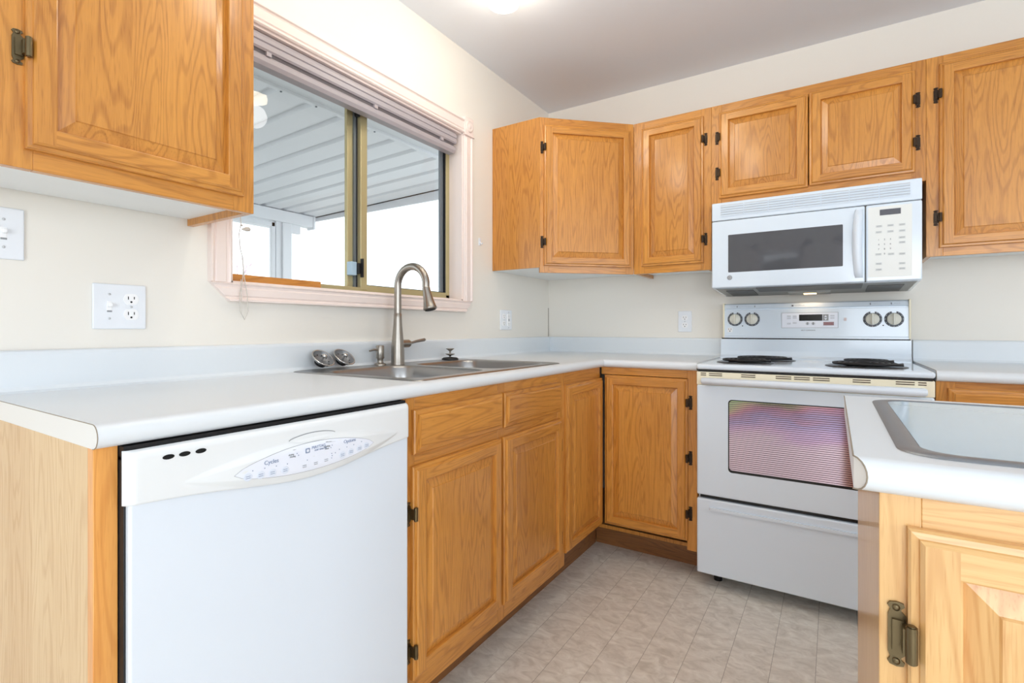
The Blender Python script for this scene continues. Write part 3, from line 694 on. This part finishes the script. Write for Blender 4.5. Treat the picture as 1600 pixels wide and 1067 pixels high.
# faucet
FX, FY, FZ = .096, -1.41, ZT+.0032
r = thing('kitchen_faucet', 'brushed nickel gooseneck pull-down faucet standing behind the double sink', 'faucet', (FX, FY, FZ))
b = MB(); b.lathe([(.027, 0), (.027, .004), (.0255, .008), (.0252, .05), (.0235, .08), (.0195, .122), (.0168, .155), (.0152, .18), (.0147, .194), (.0138, .195), (.0138, .198)], NICK, seg=32); b.build('body', r)
b = MB(); c0 = 1.221-FZ; R_ = .0725; pts = [(0, 0, .197), (0, 0, .25), (0, 0, c0)]
for i in range(1, 17): a = PI-(PI*1.04)*i/16; pts.append((R_+R_*math.cos(a), 0, c0+R_*math.sin(a)))
b.tube(pts, .0138, NICK, 24).build('neck', r)
e = Vector(pts[-1]); tip = Vector((.166, 0, 1.128-FZ)); dd = (tip-e).normalized()
Q = Matrix.Translation(e) @ dd.to_track_quat('Z', 'Y').to_matrix().to_4x4(); Lh = (tip-e).length
b = MB(); b.lathe([(.0130, 0), (.0142, .001), (.0142, .004), (.0152, .02), (.0188, .05), (.0232, .074), (.0252, Lh-.008), (.0248, Lh-.002), (.021, Lh)], NICK, Q, 28)
sh = b.build('spray_head', r)
b = MB(); b.lathe([(.0205, Lh-.001), (.0205, Lh+.0008), (.012, Lh+.0002), (.001, Lh+.0008)], RUB, Q, 20).build('nozzle_ring', sh)
b = MB(); b.cyl((0, .018, .079), (0, .058, .079), .0155, NICK, 22); b.lathe([(.0155, 0), (.0135, .005), (.001, .006)], NICK, Matrix.Translation((0, .058, .079)) @ Matrix.Rotation(-PI/2, 4, 'X'), 22)
b.tube([(0, .060, .080), (0, .080, .082), (.0, .105, .087), (.0, .150, .092), (.0, .155, .0925)], [.0038, .0046, .0058, .0068, .005], NICK, 12).build('lever_handle', r)
# soap dispenser
r = thing('soap_dispenser', 'small brushed nickel soap dispenser left of the faucet on the sink deck', 'soap dispenser', (.072, -1.478, FZ))
b = MB(); b.lathe([(.0225, 0), (.0225, .003), (.020, .006), (.014, .008), (.0115, .012), (.0115, .022), (.0155, .026), (.0155, .032)], NICK).build('base', r)
b = MB(); b.lathe([(.0145, .032), (.0150, .034), (.0150, .072), (.0138, .074), (.001, .075)], NICK).tube([(0, -.010, .057), (0, -.03, .059), (0, -.052, .055)], [.0045, .004, .003], NICK, 10).build('pump_head', r)
# strainers
for y, lab in ((-1.727, 'leftmost of two stainless sink strainer baskets leaning at the back left of the sink'), (-1.640, 'right one of two stainless sink strainer baskets leaning beside the soap dispenser')):
    r = thing('sink_strainer', lab, 'strainer', (.066, y, FZ), group=None)
    Mx = Matrix.Translation((0, 0, .038)) @ Matrix.Rotation(math.radians(8), 4, 'Z') @ Matrix.Rotation(math.radians(40), 4, 'Y')
    b = MB(); b.lathe([(.0405, .000), (.0415, .0015), (.040, .003), (.0365, .002)], CHR, Mx, 32, cap=False)
    b.lathe([(.0365, .002), (.031, -.008), (.024, -.013), (.001, -.013)], STEELD, Mx, 32, cap=False)
    b.lathe([(.0405, .0), (.034, -.008), (.025, -.014), (.001, -.015)], STEEL, Mx, 32, cap=False).build('basket', r)
    b = MB(); b.lathe([(.0035, -.012), (.0035, .006), (.009, .009), (.010, .012), (.006, .015), (.001, .015)], CHR, Mx, 16); b.build('knob', r)
    b = MB(); b.lathe([(.019, -.016), (.021, -.020), (.019, -.026), (.001, -.027)], RUB, Mx, 20).build('rubber_stopper', r)
    b = MB()
    for k in range(10):
        a = k*PI/5; b.lathe([(.0022, 0), (.0022, .0006)], VOID, Mx @ Matrix.Translation((.0265*math.cos(a), .0265*math.sin(a), -.0098)), 8)
    b.build('drain_hole', r)
r = thing('sink_stopper', 'black rubber sink stopper with steel knob at the back of the right bowl', 'stopper', (.082, -1.075, FZ))
b = MB(); b.lathe([(.036, 0), (.037, .005), (.030, .010), (.012, .012), (.001, .012)], RUB).build('rubber_disc', r)
b = MB(); b.lathe([(.006, .010), (.004, .018), (.020, .024), (.021, .027), (.004, .024), (.004, .038), (.018, .048), (.019, .050), (.001, .046)], NICK).build('knob', r)

# ------------------------------------------------------------------ wall plates
def plate(label, cat, w, h, wallm, cx, cz, items, name='outlet_plate'):
    """wallm 'L' = window wall, 'F' = range wall; items (kind, dx)"""
    if wallm == 'L': r = thing(name, label, cat, (.0005, cx, cz-h/2), R90)
    else: r = thing(name, label, cat, (cx, -.0005, cz-h/2), 0)
    z = h/2; b = MB(); b.box(-w/2, w/2, -.006, 0, 0, h, WPL, .003, 3); b.build('cover_plate', r)
    for kind, dx in items:
        if kind == 'duplex':
            for s in (-1, 1):
                b = MB(); cz_ = z+s*.0195
                pts = []
                for i in range(24):
                    a = 2*PI*i/24; pts.append((dx+.0165*math.cos(a), max(-.0135, min(.0135, .0165*math.sin(a)))))
                b.prism([(x, y) for x, y in pts], .004, .0075, WPL2, Matrix.Translation((0, 0, cz_)) @ Matrix.Rotation(PI/2, 4, 'X'))
                rc = b.build('receptacle', r)
                b = MB(); b.box(dx-.0075, dx-.0055, -.0078, -.0070, cz_-.001, cz_+.007, SLOT).box(dx+.0055, dx+.0075, -.0078, -.0070, cz_, cz_+.0065, SLOT)
                b.lathe([(.0025, 0), (.0025, .0006)], SLOT, out(dx, -.0073, cz_-.007), 10); b.build('slot', rc)
        if kind == 'toggle':
            b = MB(); b.box(dx-.0052, dx+.0052, -.0066, -.005, z-.013, z+.013, WPL2, .001).build('toggle_bezel', r)
            b = MB(); b.box(dx-.0042, dx+.0042, -.018, -.006, z-.001, z+.009, WPL2, .002); b.build('toggle', r)
            b = MB(); b.box(dx-.0052, dx+.0052, -.0070, -.0062, z-.014, z-.010, PRT2).build('shadow_gap', r)
        if kind == 'decora':
            b = MB(); b.box(dx-.0165, dx+.0165, -.0085, -.004, z-.0335, z+.0335, WPL2, .0015)
            rc = b.build('receptacle', r); b = MB()
            for s in (-1, 1):
                b.box(dx-.0075, dx-.0058, -.0088, -.008, z+s*.021-.003, z+s*.021+.004, PRT2).box(dx+.0058, dx+.0075, -.0088, -.008, z+s*.021-.003, z+s*.021+.004, PRT2).lathe([(.002, 0), (.002, .0005)], PRT2, out(dx, -.0085, z+s*.021-.0075), 8)
            b.box(dx-.006, dx+.006, -.0092, -.008, z+.001, z+.006, PRT2).box(dx-.006, dx+.006, -.0092, -.008, z-.006, z-.001, PRT2).build('slot', rc)
        for s in ((0,) if kind == 'duplex' else (-1, 1)):
            b = MB(); b.lathe([(.003, 0), (.0028, .001), (.001, .0014)], SCR, out(dx, -.006, z+s*(.030 if kind == 'toggle' else .042)), 12).build('screw', r)
    return r
plate('white plate on the left wall with a toggle switch and duplex outlet above the counter', 'outlet', .114, .112, 'L', -2.283, 1.113, [('toggle', -.023), ('duplex', .023)])
plate('white light switch plate cut by the left edge of the photo below the wall cabinet', 'switch', .114, .112, 'L', -2.519, 1.264, [('toggle', -.023), ('toggle', .023)], 'switch_plate')
plate('white double outlet plate on the window wall near the room corner', 'outlet', .114, .108, 'L', -.499, 1.107, [('duplex', -.023), ('decora', .023)])
plate('white single duplex outlet plate on the far wall left of the range', 'outlet', .071, .112, 'F', .835, 1.098, [('duplex', 0)])
r = thing('wall_hook', 'tiny white hook on the wall between window and corner cabinet', 'hook', (.0005, -.741, 1.48), R90)
b = MB(); b.box(-.009, .009, -.004, 0, 0, .038, WPL, .002).build('back_plate', r)
b = MB(); b.tube([(0, -.004, .020), (0, -.010, .008), (.0, -.016, .006), (0, -.018, .014)], .003, WPL, 8).build('prong', r)

# ------------------------------------------------------------------ dishwasher
r = thing('dishwasher', 'white built-in dishwasher under the counter between the end panel and sink cabinet', 'dishwasher', (.630, -2.506, -.0183), R90); r.scale = (1.0173, 1, 1.0173)
Wd = .590   # local x 0..Wd ; front y=0
b = MB(); b.box(.010, Wd-.004, .035, .60, .022, .868, VOID).build('tub_box', r)
b = MB(); b.box(.0085, Wd-.002, .002, .026, .115, .799, APPD, .004).build('door_panel', r)
b = MB(); b.box(.010, Wd-.002, .06, .075, .02, .105, APPD).build('kick_plate', r)
b = MB(); b.box(.0058, .0120, .013, .050, .02, .868, RUB, .001).box(.0058, Wd, .013, .05, .862, .8830, RUB).build('seal_strip', r)
b = MB()
def zlow(y): return .799-.032*math.exp(-((y-.31)/.19)**2)
def eye(x, z):
    e = 1-((x-.313)/.232)**2
    if e <= 0: return 0
    h = (.030 if z > .815 else .046)*e+.001; k = 1-abs(z-.815)/h
    return .0095*max(0, min(1, k*2.2))**.8*min(1, e*1.6) if k > 0 else 0
def dwf(u, v):
    x = .003+(Wd-.003)*u; zl = zlow(x); z = zl+(.8775-zl)*v
    ed = min(1, min(x-.003, Wd-x)/.012); rd = math.sqrt(max(0, 1-(1-ed)**2))
    tv = min(1, (.8775-z)/.012); rt = math.sqrt(max(0, 1-(1-tv)**2)); bv = min(1, (z-zl)/.004); rb = math.sqrt(max(0, 1-(1-bv)**2))
    y = .012-(.012+.006+.004*math.sin(PI*u))*min(rd, 1)*min(1, .25+.75*rt)*(.55+.45*rb)
    if ed > .5: y -= eye(x, z)
    return (x, y, z)
b.grid(dwf, 150, 60, CRM)
cp = b.build('control_panel', r, normals=False)
surf = lambda x, z: dwf((x-.003)/(Wd-.003), (z-zlow(x))/(.8775-zlow(x)))[1]
def lens(x0, x1, zc, hu, hd, n=24):
    top = [(x0+(x1-x0)*i/n, zc+hu*max(0, math.sin(PI*i/n))**.62) for i in range(n+1)]; bot = [(x0+(x1-x0)*i/n, zc-hd*max(0, math.sin(PI*i/n))**.62) for i in range(n-1, 0, -1)]
    return top+bot
def decal(pts, off, m, name, parent):
    b = MB(); cx = sum(p[0] for p in pts)/len(pts); cz_ = sum(p[1] for p in pts)/len(pts); lo = []
    for k in (1, .8, .6, .4, .2, .02): lo.append([(cx+(x-cx)*k, surf(cx+(x-cx)*k, cz_+(z-cz_)*k)-off, cz_+(z-cz_)*k) for x, z in pts])
    b.loft(lo, m, True); return b.build(name, parent)
lp = lens(.153, .461, .8085, .030, .0245)
decal([(x, z) for x, z in lp], .0004, PRT2, 'panel_outline', cp)
c_ = (.307, .811); decal([(c_[0]+(x-c_[0])*.994, c_[1]+(z-c_[1])*.972) for x, z in lp], .0006, PANELP, 'touch_panel', cp)
decal(lens(.259, .365, .8475, .0085, .0075), .0005, PRT2, 'grip_shadow', cp)
decal(lens(.260, .364, .8465, .0080, .0070), .0012, CRM, 'grip', cp)
for x in (.057, .080, .104): decal([(x+.0085*math.cos(a*PI/8), .8605+.0038*math.sin(a*PI/8)) for a in range(16)], .0007, VOID, 'vent_hole', cp)
P = lambda x, z, e=.0012: TX(x, surf(x, z)-e, z)
for x, z in ((.176, .8015), (.199, .800), (.221, .799), (.246, .798), (.375, .799), (.397, .8012), (.420, .8035), (.440, .8060)):
    b = MB(); b.lathe([(.0068, 0), (.0062, .0004)], BTN, P(x, z, .0009) @ Matrix.Scale(1.15, 4, (1, 0, 0)), 16); b.build('button', cp)
b = MB(); K = .0016
for x, z in ((.176, .8015), (.199, .800), (.221, .799), (.246, .798), (.375, .799), (.397, .8012), (.420, .8035), (.440, .8060), (.286, .796), (.311, .796), (.335, .797)):
    for dz in (.0016, -.0016): b.box(x-.0042, x+.0042, surf(x, z)-K, surf(x, z)-K+.0003, z+dz-.0005, z+dz+.0005, PRT2 if .28 < x < .34 else PRT)
for x, z in ((.184, .811), (.206, .8105), (.228, .8095), (.250, .8085), (.292, .8065), (.348, .8075), (.349, .803), (.348, .7985), (.357, .807), (.367, .812), (.386, .813), (.404, .8145), (.425, .817), (.270, .8235), (.273, .8195), (.349, .824), (.346, .8195)):
    b.lathe([(.0010, 0), (.0010, .0004)], PRT, P(x, z), 8)
text_into(b, 'Cycles', .0105, P(.219, .819), PRT); text_into(b, 'Options', .0095, P(.394, .8245), PRT)
text_into(b, 'MAYTAG', .0078, P(.318, .8275), PRT); text_into(b, 'QUIET SERIES 200', .0036, P(.322, .8215), PRT)
text_into(b, 'drying', .0045, P(.258, .8235), PRT2); text_into(b, 'rinsing', .0045, P(.261, .8195), PRT2); text_into(b, 'washing', .0045, P(.337, .824), PRT2); text_into(b, 'clean', .0045, P(.337, .8195), PRT2)
o_ = [(x-.0047, z) for x, z in rrect(0, .0094, 0, .0094, .0015, 3)]
b.prism(o_, 0, .0004, PRT, Matrix.Translation((.293, surf(.293, .824)-.0010, .8195)) @ Matrix.Rotation(PI/2, 4, 'X'))
b.lathe([(.0030, 0), (.0030, .0003)], PANELP, P(.293, .8242, .0015), 6)
b.build('printed_lettering', cp)

# ------------------------------------------------------------------ range
RX0, RX1 = 1.0355, 1.7945; RF = -.648
r = thing('electric_range', 'white freestanding electric range with coil burners between the base cabinets', 'range', ((RX0+RX1)/2, -.34, 0))
b = MB(); b.box(RX0+.002, RX1-.002, -.615, -.028, .055, .882, APP, .003).build('body', r, True)
for x in (RX0+.065, RX1-.065):
    for y in (-.545, -.08): b = MB(); b.cyl((x, y, 0), (x, y, .056), .017, BLK, 12); b.build('foot', r, True)
b = MB(); b.box(RX0-.001, RX1+.001, -.655, -.075, .8925, .9145, APP, .009, 4); b.box(RX0+.006, RX1-.006, -.645, -.10, .880, .893, BLK)
b.box(RX0+.02, RX1-.02, -.63, -.10, .9140, .9152, APP, .001).build('cooktop', r, True)
# oven door
b = MB(); b.box(RX0+.001, RX1-.001, RF, -.616, .379, .8285, APP, .006, 3); dr = b.build('oven_door', r, True)
wx0, wx1, wz0, wz1 = 1.157, 1.673, .485, .7755
pts = rrect(wx0, wx1, wz0, wz1, .014, 5)
b = MB(); b.prism([(x, z) for x, z in pts], 0, .0012, BLK, Matrix.Translation((0, RF+.0004, 0)) @ Matrix.Rotation(PI/2, 4, 'X')).build('window_border', dr, True)
pts = rrect(wx0+.004, wx1-.004, wz0+.010, wz1-.004, .012, 5)
b = MB(); b.prism([(x, z) for x, z in pts], 0, .0008, OVG, Matrix.Translation((0, RF-.0008, 0)) @ Matrix.Rotation(PI/2, 4, 'X')).build('oven_window', dr, True)
b = MB(); b.box(RX0+.0, RX1-.0, -.646, -.616, .8285, .8835, CREAM, .003).build('vent_trim', dr, True)
VS = mat('vent_slot_brown', (74, 54, 36), .7)
for x0, x1 in ((1.052, 1.073), (1.084, 1.134), (1.204, 1.255), (1.325, 1.377), (1.386, 1.437), (1.447, 1.499), (1.568, 1.620), (1.690, 1.741), (1.750, 1.772)):
    b = MB()
    for z in (.8765, .8690): b.box(x0, x1, -.6468, -.6455, z-.0016, z+.0016, VS)
    b.build('vent_slot', dr, True)
b = MB(); hz = .8475
prof = lambda x: [(x, RF-.018, hz-.012), (x, RF-.030, hz-.014), (x, RF-.040, hz-.010), (x, RF-.045, hz), (x, RF-.040, hz+.010), (x, RF-.030, hz+.014), (x, RF-.018, hz+.012)]
b.loft([[(x+(.004 if x < 1.4 else -.004), y*1.0+.004, hz+(z-hz)*.7) for x, y, z in prof(1.056)] if k == 0 else prof(x_) for k, x_ in ((0, 0), (1, 1.064), (1, 1.765))]+[[(1.771, y+.004, hz+(z-hz)*.7) for x, y, z in prof(1.77)]], APPD, True, None, True, True)
b.box(1.066, 1.10, -.645, RF-.02, hz-.010, hz+.010, APPD, .003).box(1.73, 1.763, -.645, RF-.02, hz-.010, hz+.010, APPD, .003); b.build('handle', dr, True)
b = MB(); b.box(RX0+.012, RX1-.012, -.63, -.60, .355, .382, BLK).build('door_gap', r, True)
b = MB()
b.box(RX0+.001, RX1-.001, RF, -.616, .058, .364, APP, .006, 3)
b.prism([(RX0+.05, RF-.001), (RX1-.05, RF-.001), (RX1-.055, RF-.008), (RX0+.055, RF-.008)], .322, .334, APP); b.build('storage_drawer', r, True)
# backguard
b = MB()
b.loft([[(x, -.030, .90), (x, -.100, .90), (x, -.100, .918), (x, -.086, .930), (x, -.080, .95), (x, -.080, 1.0075), (x, -.030, 1.0075)] for x in (1.031, 1.790)], APP, False, None, True, True)
b.build('backguard_base', r, True)
b = MB(); b.box(1.034, 1.787, -.076, -.03, 1.0075, 1.0135, BLK); b.build('backguard_gap', r, True)
b = MB(); b.loft([[(x, -.030, 1.0135), (x, -.082, 1.0135), (x, -.082, 1.021), (x, -.076, 1.024), (x, -.073, 1.150), (x, -.068, 1.152), (x, -.068, 1.156), (x, -.074, 1.160), (x, -.070, 1.178), (x, -.062, 1.183), (x, -.030, 1.183)] for x in (1.047, 1.781)], APP, False, None, True, True)
b.box(1.0395, 1.0470, -.080, -.028, 1.0135, 1.186, CREAM, .002).box(1.781, 1.7885, -.080, -.028, 1.0135, 1.186, CREAM, .002)
co = b.build('control_console', r, True)
YC = -.0748
for kx, kz in ((1.096, 1.107), (1.173, 1.106), (1.655, 1.101), (1.731, 1.1005)):
    b = MB(); F = out(kx, YC-.0002, kz)
    b.lathe([(.0262, 0), (.0262, .0006), (.0345, .0006), (.0345, 0)], DIAL, F, 40, cap=False)
    for k in range(12):
        a = 2*PI*k/12; b.box(-.0007, .0007, .0290, .0335, .0006, .0010, APP, M=F @ Matrix.Rotation(a, 4, 'Z'))
    b.box(-.008, .008, .027, .0345, .0004, .0012, APP, M=F); dial = b.build('dial_ring', co, True)
    b = MB(); b.lathe([(.0256, .001), (.0256, .006), (.0245, .010), (.0230, .012), (.001, .0125)], KNOB, F, 32)
    b.loft([[(x*w, yv, z) for x, z in ((-.0045, .012), (-.0030, .022), (.0030, .022), (.0045, .012))] for yv, w in ((-.0235, .8), (0, 1), (.0235, .8))], KNOB, False, F, True, True)
    b.build('knob', co, True)
b = MB(); q = lambda x0, x1, z0, z1, m, o=.0006: b.box(x0, x1, YC-o, YC, z0, z1, m)
q(1.3005, 1.5285, 1.0625, 1.1345, PRT2, .0004); q(1.302, 1.527, 1.064, 1.133, PANELP, .0006); b.build('clock_panel', co, True)
b = MB(); q = lambda x0, x1, z0, z1, m, o=.0014: b.box(x0, x1, YC-o, YC-.0005, z0, z1, m)
q(1.374, 1.467, 1.096, 1.125, DISPB); b.build('clock_display', co, True)
b = MB(); q(1.469, 1.491, 1.096, 1.125, PRT2)
for s, z in ((1, 1.116), (-1, 1.103)): b.prism([(-.006, -.004*s), (.006, -.004*s), (0, .005*s)], .0014, .0018, PANELP, out(1.480, YC, z))
q(1.471, 1.512, 1.074, 1.090, REDB)
b.build('touch_button', co, True)
b = MB()
for x, z in ((1.332, 1.118), (1.332, 1.108), (1.356, 1.118), (1.356, 1.110), (1.332, 1.083), (1.356, 1.086), (1.408, 1.083), (1.431, 1.083), (1.506, 1.118), (1.506, 1.108)):
    for k in (-1, 1): q(x-.008, x+.008, z+k*.0018-.0006, z+k*.0018+.0006, PRT2)
for x in (1.408, 1.431): q(x-.0035, x+.0035, 1.077, 1.089, PRT2, .0016)
b.build('touch_pad_print', co, True)
b = MB(); text_into(b, 'CANCEL', .0085, TX(1.4915, YC-.0016, 1.082), mat('dark_red_print', (150, 60, 60), .6)); b.build('cancel_lettering', co, True)
b = MB(); text_into(b, 'SELF CLEANING', .0082, TX(1.411, YC-.0006, 1.0515), DIAL); b.build('mode_lettering', co, True)
b = MB(); text_into(b, 'MAYTAG', .0105, TX(1.375, YC+.0030, 1.167), DIAL); b.box(1.343, 1.351, YC+.0018, YC+.004, 1.1625, 1.1715, DIAL); b.build('brand_lettering', co, True)
for x, t in ((1.083, 'FRONT'), (1.163, 'REAR'), (1.667, 'REAR'), (1.742, 'FRONT')):
    b = MB(); text_into(b, t, .0065, TX(x, YC+.0030, 1.167), PRT2)
    for k in range(2): b.box(x+.020 if x < 1.4 else x-.022, x+.024 if x < 1.4 else x-.018, YC+.0018, YC+.004, 1.1635+k*.005, 1.167+k*.005, DIAL)
    b.build('burner_label', co, True)
b = MB(); b.box(1.550, 1.560, YC-.0008, YC, 1.094, 1.108, mat('peach_sticker', (226, 208, 204), .6)); b.build('sticker', co, True)
for x in (1.130, 1.693): b = MB(); b.lathe([(.0028, 0), (.0028, .001)], SLOT, out(x, YC, 1.073), 10); b.build('indicator_light', co, True)
b = MB(); b.box(1.060, 1.084, YC-.002, YC, 1.041, 1.064, WPL2, .001); ro = b.build('appliance_outlet', co, True)
b = MB(); b.box(1.066, 1.068, YC-.0026, YC-.0018, 1.053, 1.060, SLOT).box(1.076, 1.078, YC-.0026, YC-.0018, 1.053, 1.060, SLOT).lathe([(.0026, 0), (.0026, .0008)], SLOT, out(1.072, YC-.0018, 1.047), 10); b.build('outlet_slot', co, True)
# coil burners
for bx, by, rad in ((1.196, -.475, .094), (1.240, -.245, .112), (1.612, -.475, .112), (1.628, -.245, .086)):
    b = MB(); F = Matrix.Translation((bx, by, .9150))
    b.lathe([(rad+.018, 0), (rad+.018, .0022), (rad+.010, .0040), (rad+.004, .0022), (rad*.5, .0010), (.006, .0010)], PAN, F, 40)
    bu = b.build('burner', r, True)
    b = MB(); pts = []; turns = 4 if rad < .1 else 5; n = turns*28
    for i in range(n+1):
        t = i/n; a = t*turns*2*PI; q_ = .020+(rad-.020)*t; pts.append((bx+q_*math.cos(a), by+q_*math.sin(a), .9150+.0125))
    b.tube(pts, .0042, COIL, 8)
    for k in range(3):
        a = k*2*PI/3+.5; b.box(-.0012, .0012, .012, rad+.004, .004, .0095, COIL, M=F @ Matrix.Rotation(a, 4, 'Z'))
    b.lathe([(.013, .004), (.013, .012), (.001, .013)], PAN, F, 16); b.build('coil', bu, True)

# ------------------------------------------------------------------ microwave
MX0, MX1, MF = 1.040, 1.794, -.359
r = thing('over_range_microwave', 'white over-the-range microwave with dark door window hung below the short cabinet', 'microwave', ((MX0+MX1)/2, -.18, 1.225))
b = MB(); b.loft([[(x, -.004, 1.225), (x, MF+.030, 1.243), (x, MF+.030, 1.632), (x, -.004, 1.632)] for x in (MX0+.002, MX1-.002)], APP, False, None, True, True); b.build('body', r, True)
b = MB(); b.box(MX0, MX1, MF, MF+.030, 1.5505, 1.632, APP, .004).build('vent_panel', r, True)
b = MB()
for k in range(7):
    a = 1.078+k*.0975; c = a+.0945
    for j_ in range(5): z = 1.569+j_*.0105; b.loft([[(x, MF, z), (x, MF-.0035, z-.001), (x, MF-.0035, z+.002), (x, MF, z+.0052)] for x in (a, c)], APP, False, None, True, True)
b.build('vent_louver', r, True)
b = MB()
for k in range(7):
    a = 1.078+k*.0975; c = a+.0945
    for j_ in range(5): z = 1.569+j_*.0105; b.box(a, c, MF-.0006, MF+.001, z+.0052, z+.0085, VENTO)
b.build('vent_opening', r, True)
DX1 = 1.6155
b = MB(); b.box(MX0, DX1, MF, MF+.028, 1.2445, 1.5480, APP, .005, 3); md = b.build('microwave_door', r, True)
b = MB(); b.box(MX0+.005, MX1-.005, MF+.006, MF+.028, 1.546, 1.552, DGREY).box(DX1, DX1+.004, MF+.006, MF+.028, 1.245, 1.548, DGREY).build('seam_gap', r, True)
b = MB(); b.prism(rrect(1.110, 1.5425, 1.3125, 1.4820, .003, 2), 0, .0008, MWG, Matrix.Translation((0, MF+.0002, 0)) @ Matrix.Rotation(PI/2, 4, 'X')).build('door_window', md, True)
b = MB(); lo = []
for i in range(21):
    t = i/20; z = 1.262+.273*t; k = math.sin(PI*min(1, max(0, t)))**.35 if 0 < t < 1 else 0
    xo = 1.596-.006*math.sin(PI*t)
    lo.append([(xo+.017*c*(.7+.3*k), MF-.001-.030*k*sn, z) for c, sn in ((-1, 0), (-.9, .5), (-.55, .85), (0, 1), (.55, .85), (.9, .5), (1, 0))])
b.loft(lo, APPD, True, None, True, True); b.build('handle', md, True)
b = MB(); F = out(1.116, MF, 1.289); b.lathe([(.0105, 0), (.0105, .0012), (.0080, .0014), (.0080, 0)], PRT2, F, 28, cap=False); b.lathe([(.0072, 0), (.0072, .0010), (.001, .0010)], SCR, F, 24)
text_into(b, 'GE', .0085, TX(1.116, MF-.0014, 1.289), DIAL); b.build('round_emblem', md, True)
b = MB(); b.box(DX1+.004, MX1, MF, MF+.028, 1.2445, 1.5480, APP, .005, 3); cp = b.build('control_panel', r, True)
b = MB(); b.prism(rrect(1.6262, 1.7632, 1.2610, 1.5380, .003, 2), 0, .0007, KEYP, Matrix.Translation((0, MF+.0002, 0)) @ Matrix.Rotation(PI/2, 4, 'X')).build('keypad', cp, True)
b = MB(); b.box(1.6635, 1.7290, MF-.0014, MF, 1.5030, 1.5255, DISP).build('display', cp, True)
def key(x, z, w=.011, h=.0040):
    b = MB(); b.box(x-w, x+w, MF-.0013, MF-.0004, z-h, z+h, BTN2); b.build('key', cp, True)
KEYS = [(1.6610, 1.461), (1.697, 1.461), (1.733, 1.4605), (1.660, 1.438), (1.697, 1.4375), (1.733, 1.437), (1.733, 1.348), (1.659, 1.351), (1.699, 1.3495), (1.660, 1.314), (1.660, 1.291), (1.733, 1.311), (1.733, 1.291), (1.733, 1.411), (1.733, 1.392)]
for x, z in KEYS: key(x, z, .0105, .0045)
b = MB()
for x, z in KEYS:
    for k in (-1, 1): b.box(x-.008, x+.008, MF-.0017, MF-.0012, z+k*.0016-.0006, z+k*.0016+.0006, PRT2)
for i in range(9): text_into(b, str(i+1), .0088, TX(1.660+.0185*(i % 3), MF-.0008, 1.4075-.0185*(i//3)), DIAL)
text_into(b, '0', .0088, TX(1.6785, MF-.0008, 1.3520), DIAL); b.build('key_lettering', cp, True)
# underside
b = MB(); S1 = lambda y: 1.243+(y-(MF+.03))/(-.004-MF-.03)*(-.018)
def under(x0, x1, y0, y1, t, m, nm, p=None):
    b = MB(); b.loft([[(x, y0, S1(y0)-.0004), (x, y0, S1(y0)-t), (x, y1, S1(y1)-t), (x, y1, S1(y1)-.0004)] for x in (x0, x1)], m, False, None, True, True); return b.build(nm, p or r, True)
under(MX0+.012, MX1-.012, MF+.032, -.01, .0016, GREYU, 'underside_panel')
under(MX0+.045, 1.20, -.26, -.06, .005, DGREY, 'grease_filter'); under(1.63, MX1-.045, -.26, -.06, .005, DGREY, 'grease_filter')
under(1.22, 1.61, -.33, -.20, .006, DGREY, 'baffle')
hl = under(1.335, 1.500, -.17, -.08, .012, GREYU, 'lamp_housing'); under(1.395, 1.445, -.140, -.105, .0135, HOODL, 'lamp_lens')
l = bpy.data.lights.new('hood_lamp', 'AREA'); l.shape = 'RECTANGLE'; l.size = .09; l.size_y = .05; l.energy = .06; l.color = (1, .78, .52)
o = bpy.data.objects.new('hood_lamp', l); COL.objects.link(o); o.location = (1.42, -.12, 1.208)

# ------------------------------------------------------------------ ceiling light
LC = Vector((.715, -1.54, CZ))
r = thing('ceiling_light', 'ceiling light with glowing white glass shades, just showing at the top edge of photo', 'light', LC)
b = MB(); b.lathe([(.075, CZ-.0005), (.075, CZ-.012), (.055, CZ-.032), (.020, CZ-.040), (.012, CZ-.055), (.001, CZ-.058)], BRASS, Matrix.Translation((LC.x, LC.y, 0)), 28, cap=False).build('canopy', r, True)
for x, y in ((.44, -1.19), (.955, -1.235), (.47, -1.90), (1.0, -1.86)):
    b = MB(); d = Vector((x, y, 0))-Vector((LC.x, LC.y, 0))
    b.tube([(LC.x+d.x*.03, LC.y+d.y*.03, CZ-.036), (LC.x+d.x*.4, LC.y+d.y*.4, CZ-.046), (LC.x+d.x*.8, LC.y+d.y*.8, CZ-.038), (x, y, CZ-.046)], .007, BRASS, 10).build('arm', r, True)
    b = MB(); b.lathe([(.018, CZ-.045), (.052, CZ-.058), (.064, CZ-.083), (.060, CZ-.104), (.040, CZ-.113), (.001, CZ-.115)], GLOW, Matrix.Translation((x, y, 0)), 28, cap=False).build('glass_shade', r, True)
    l = bpy.data.lights.new('ceiling_lamp', 'POINT'); l.energy = 1.5; l.color = (1, .97, .94); l.shadow_soft_size = .06
    o = bpy.data.objects.new('ceiling_lamp', l); COL.objects.link(o); o.location = (x, y, CZ-.19)
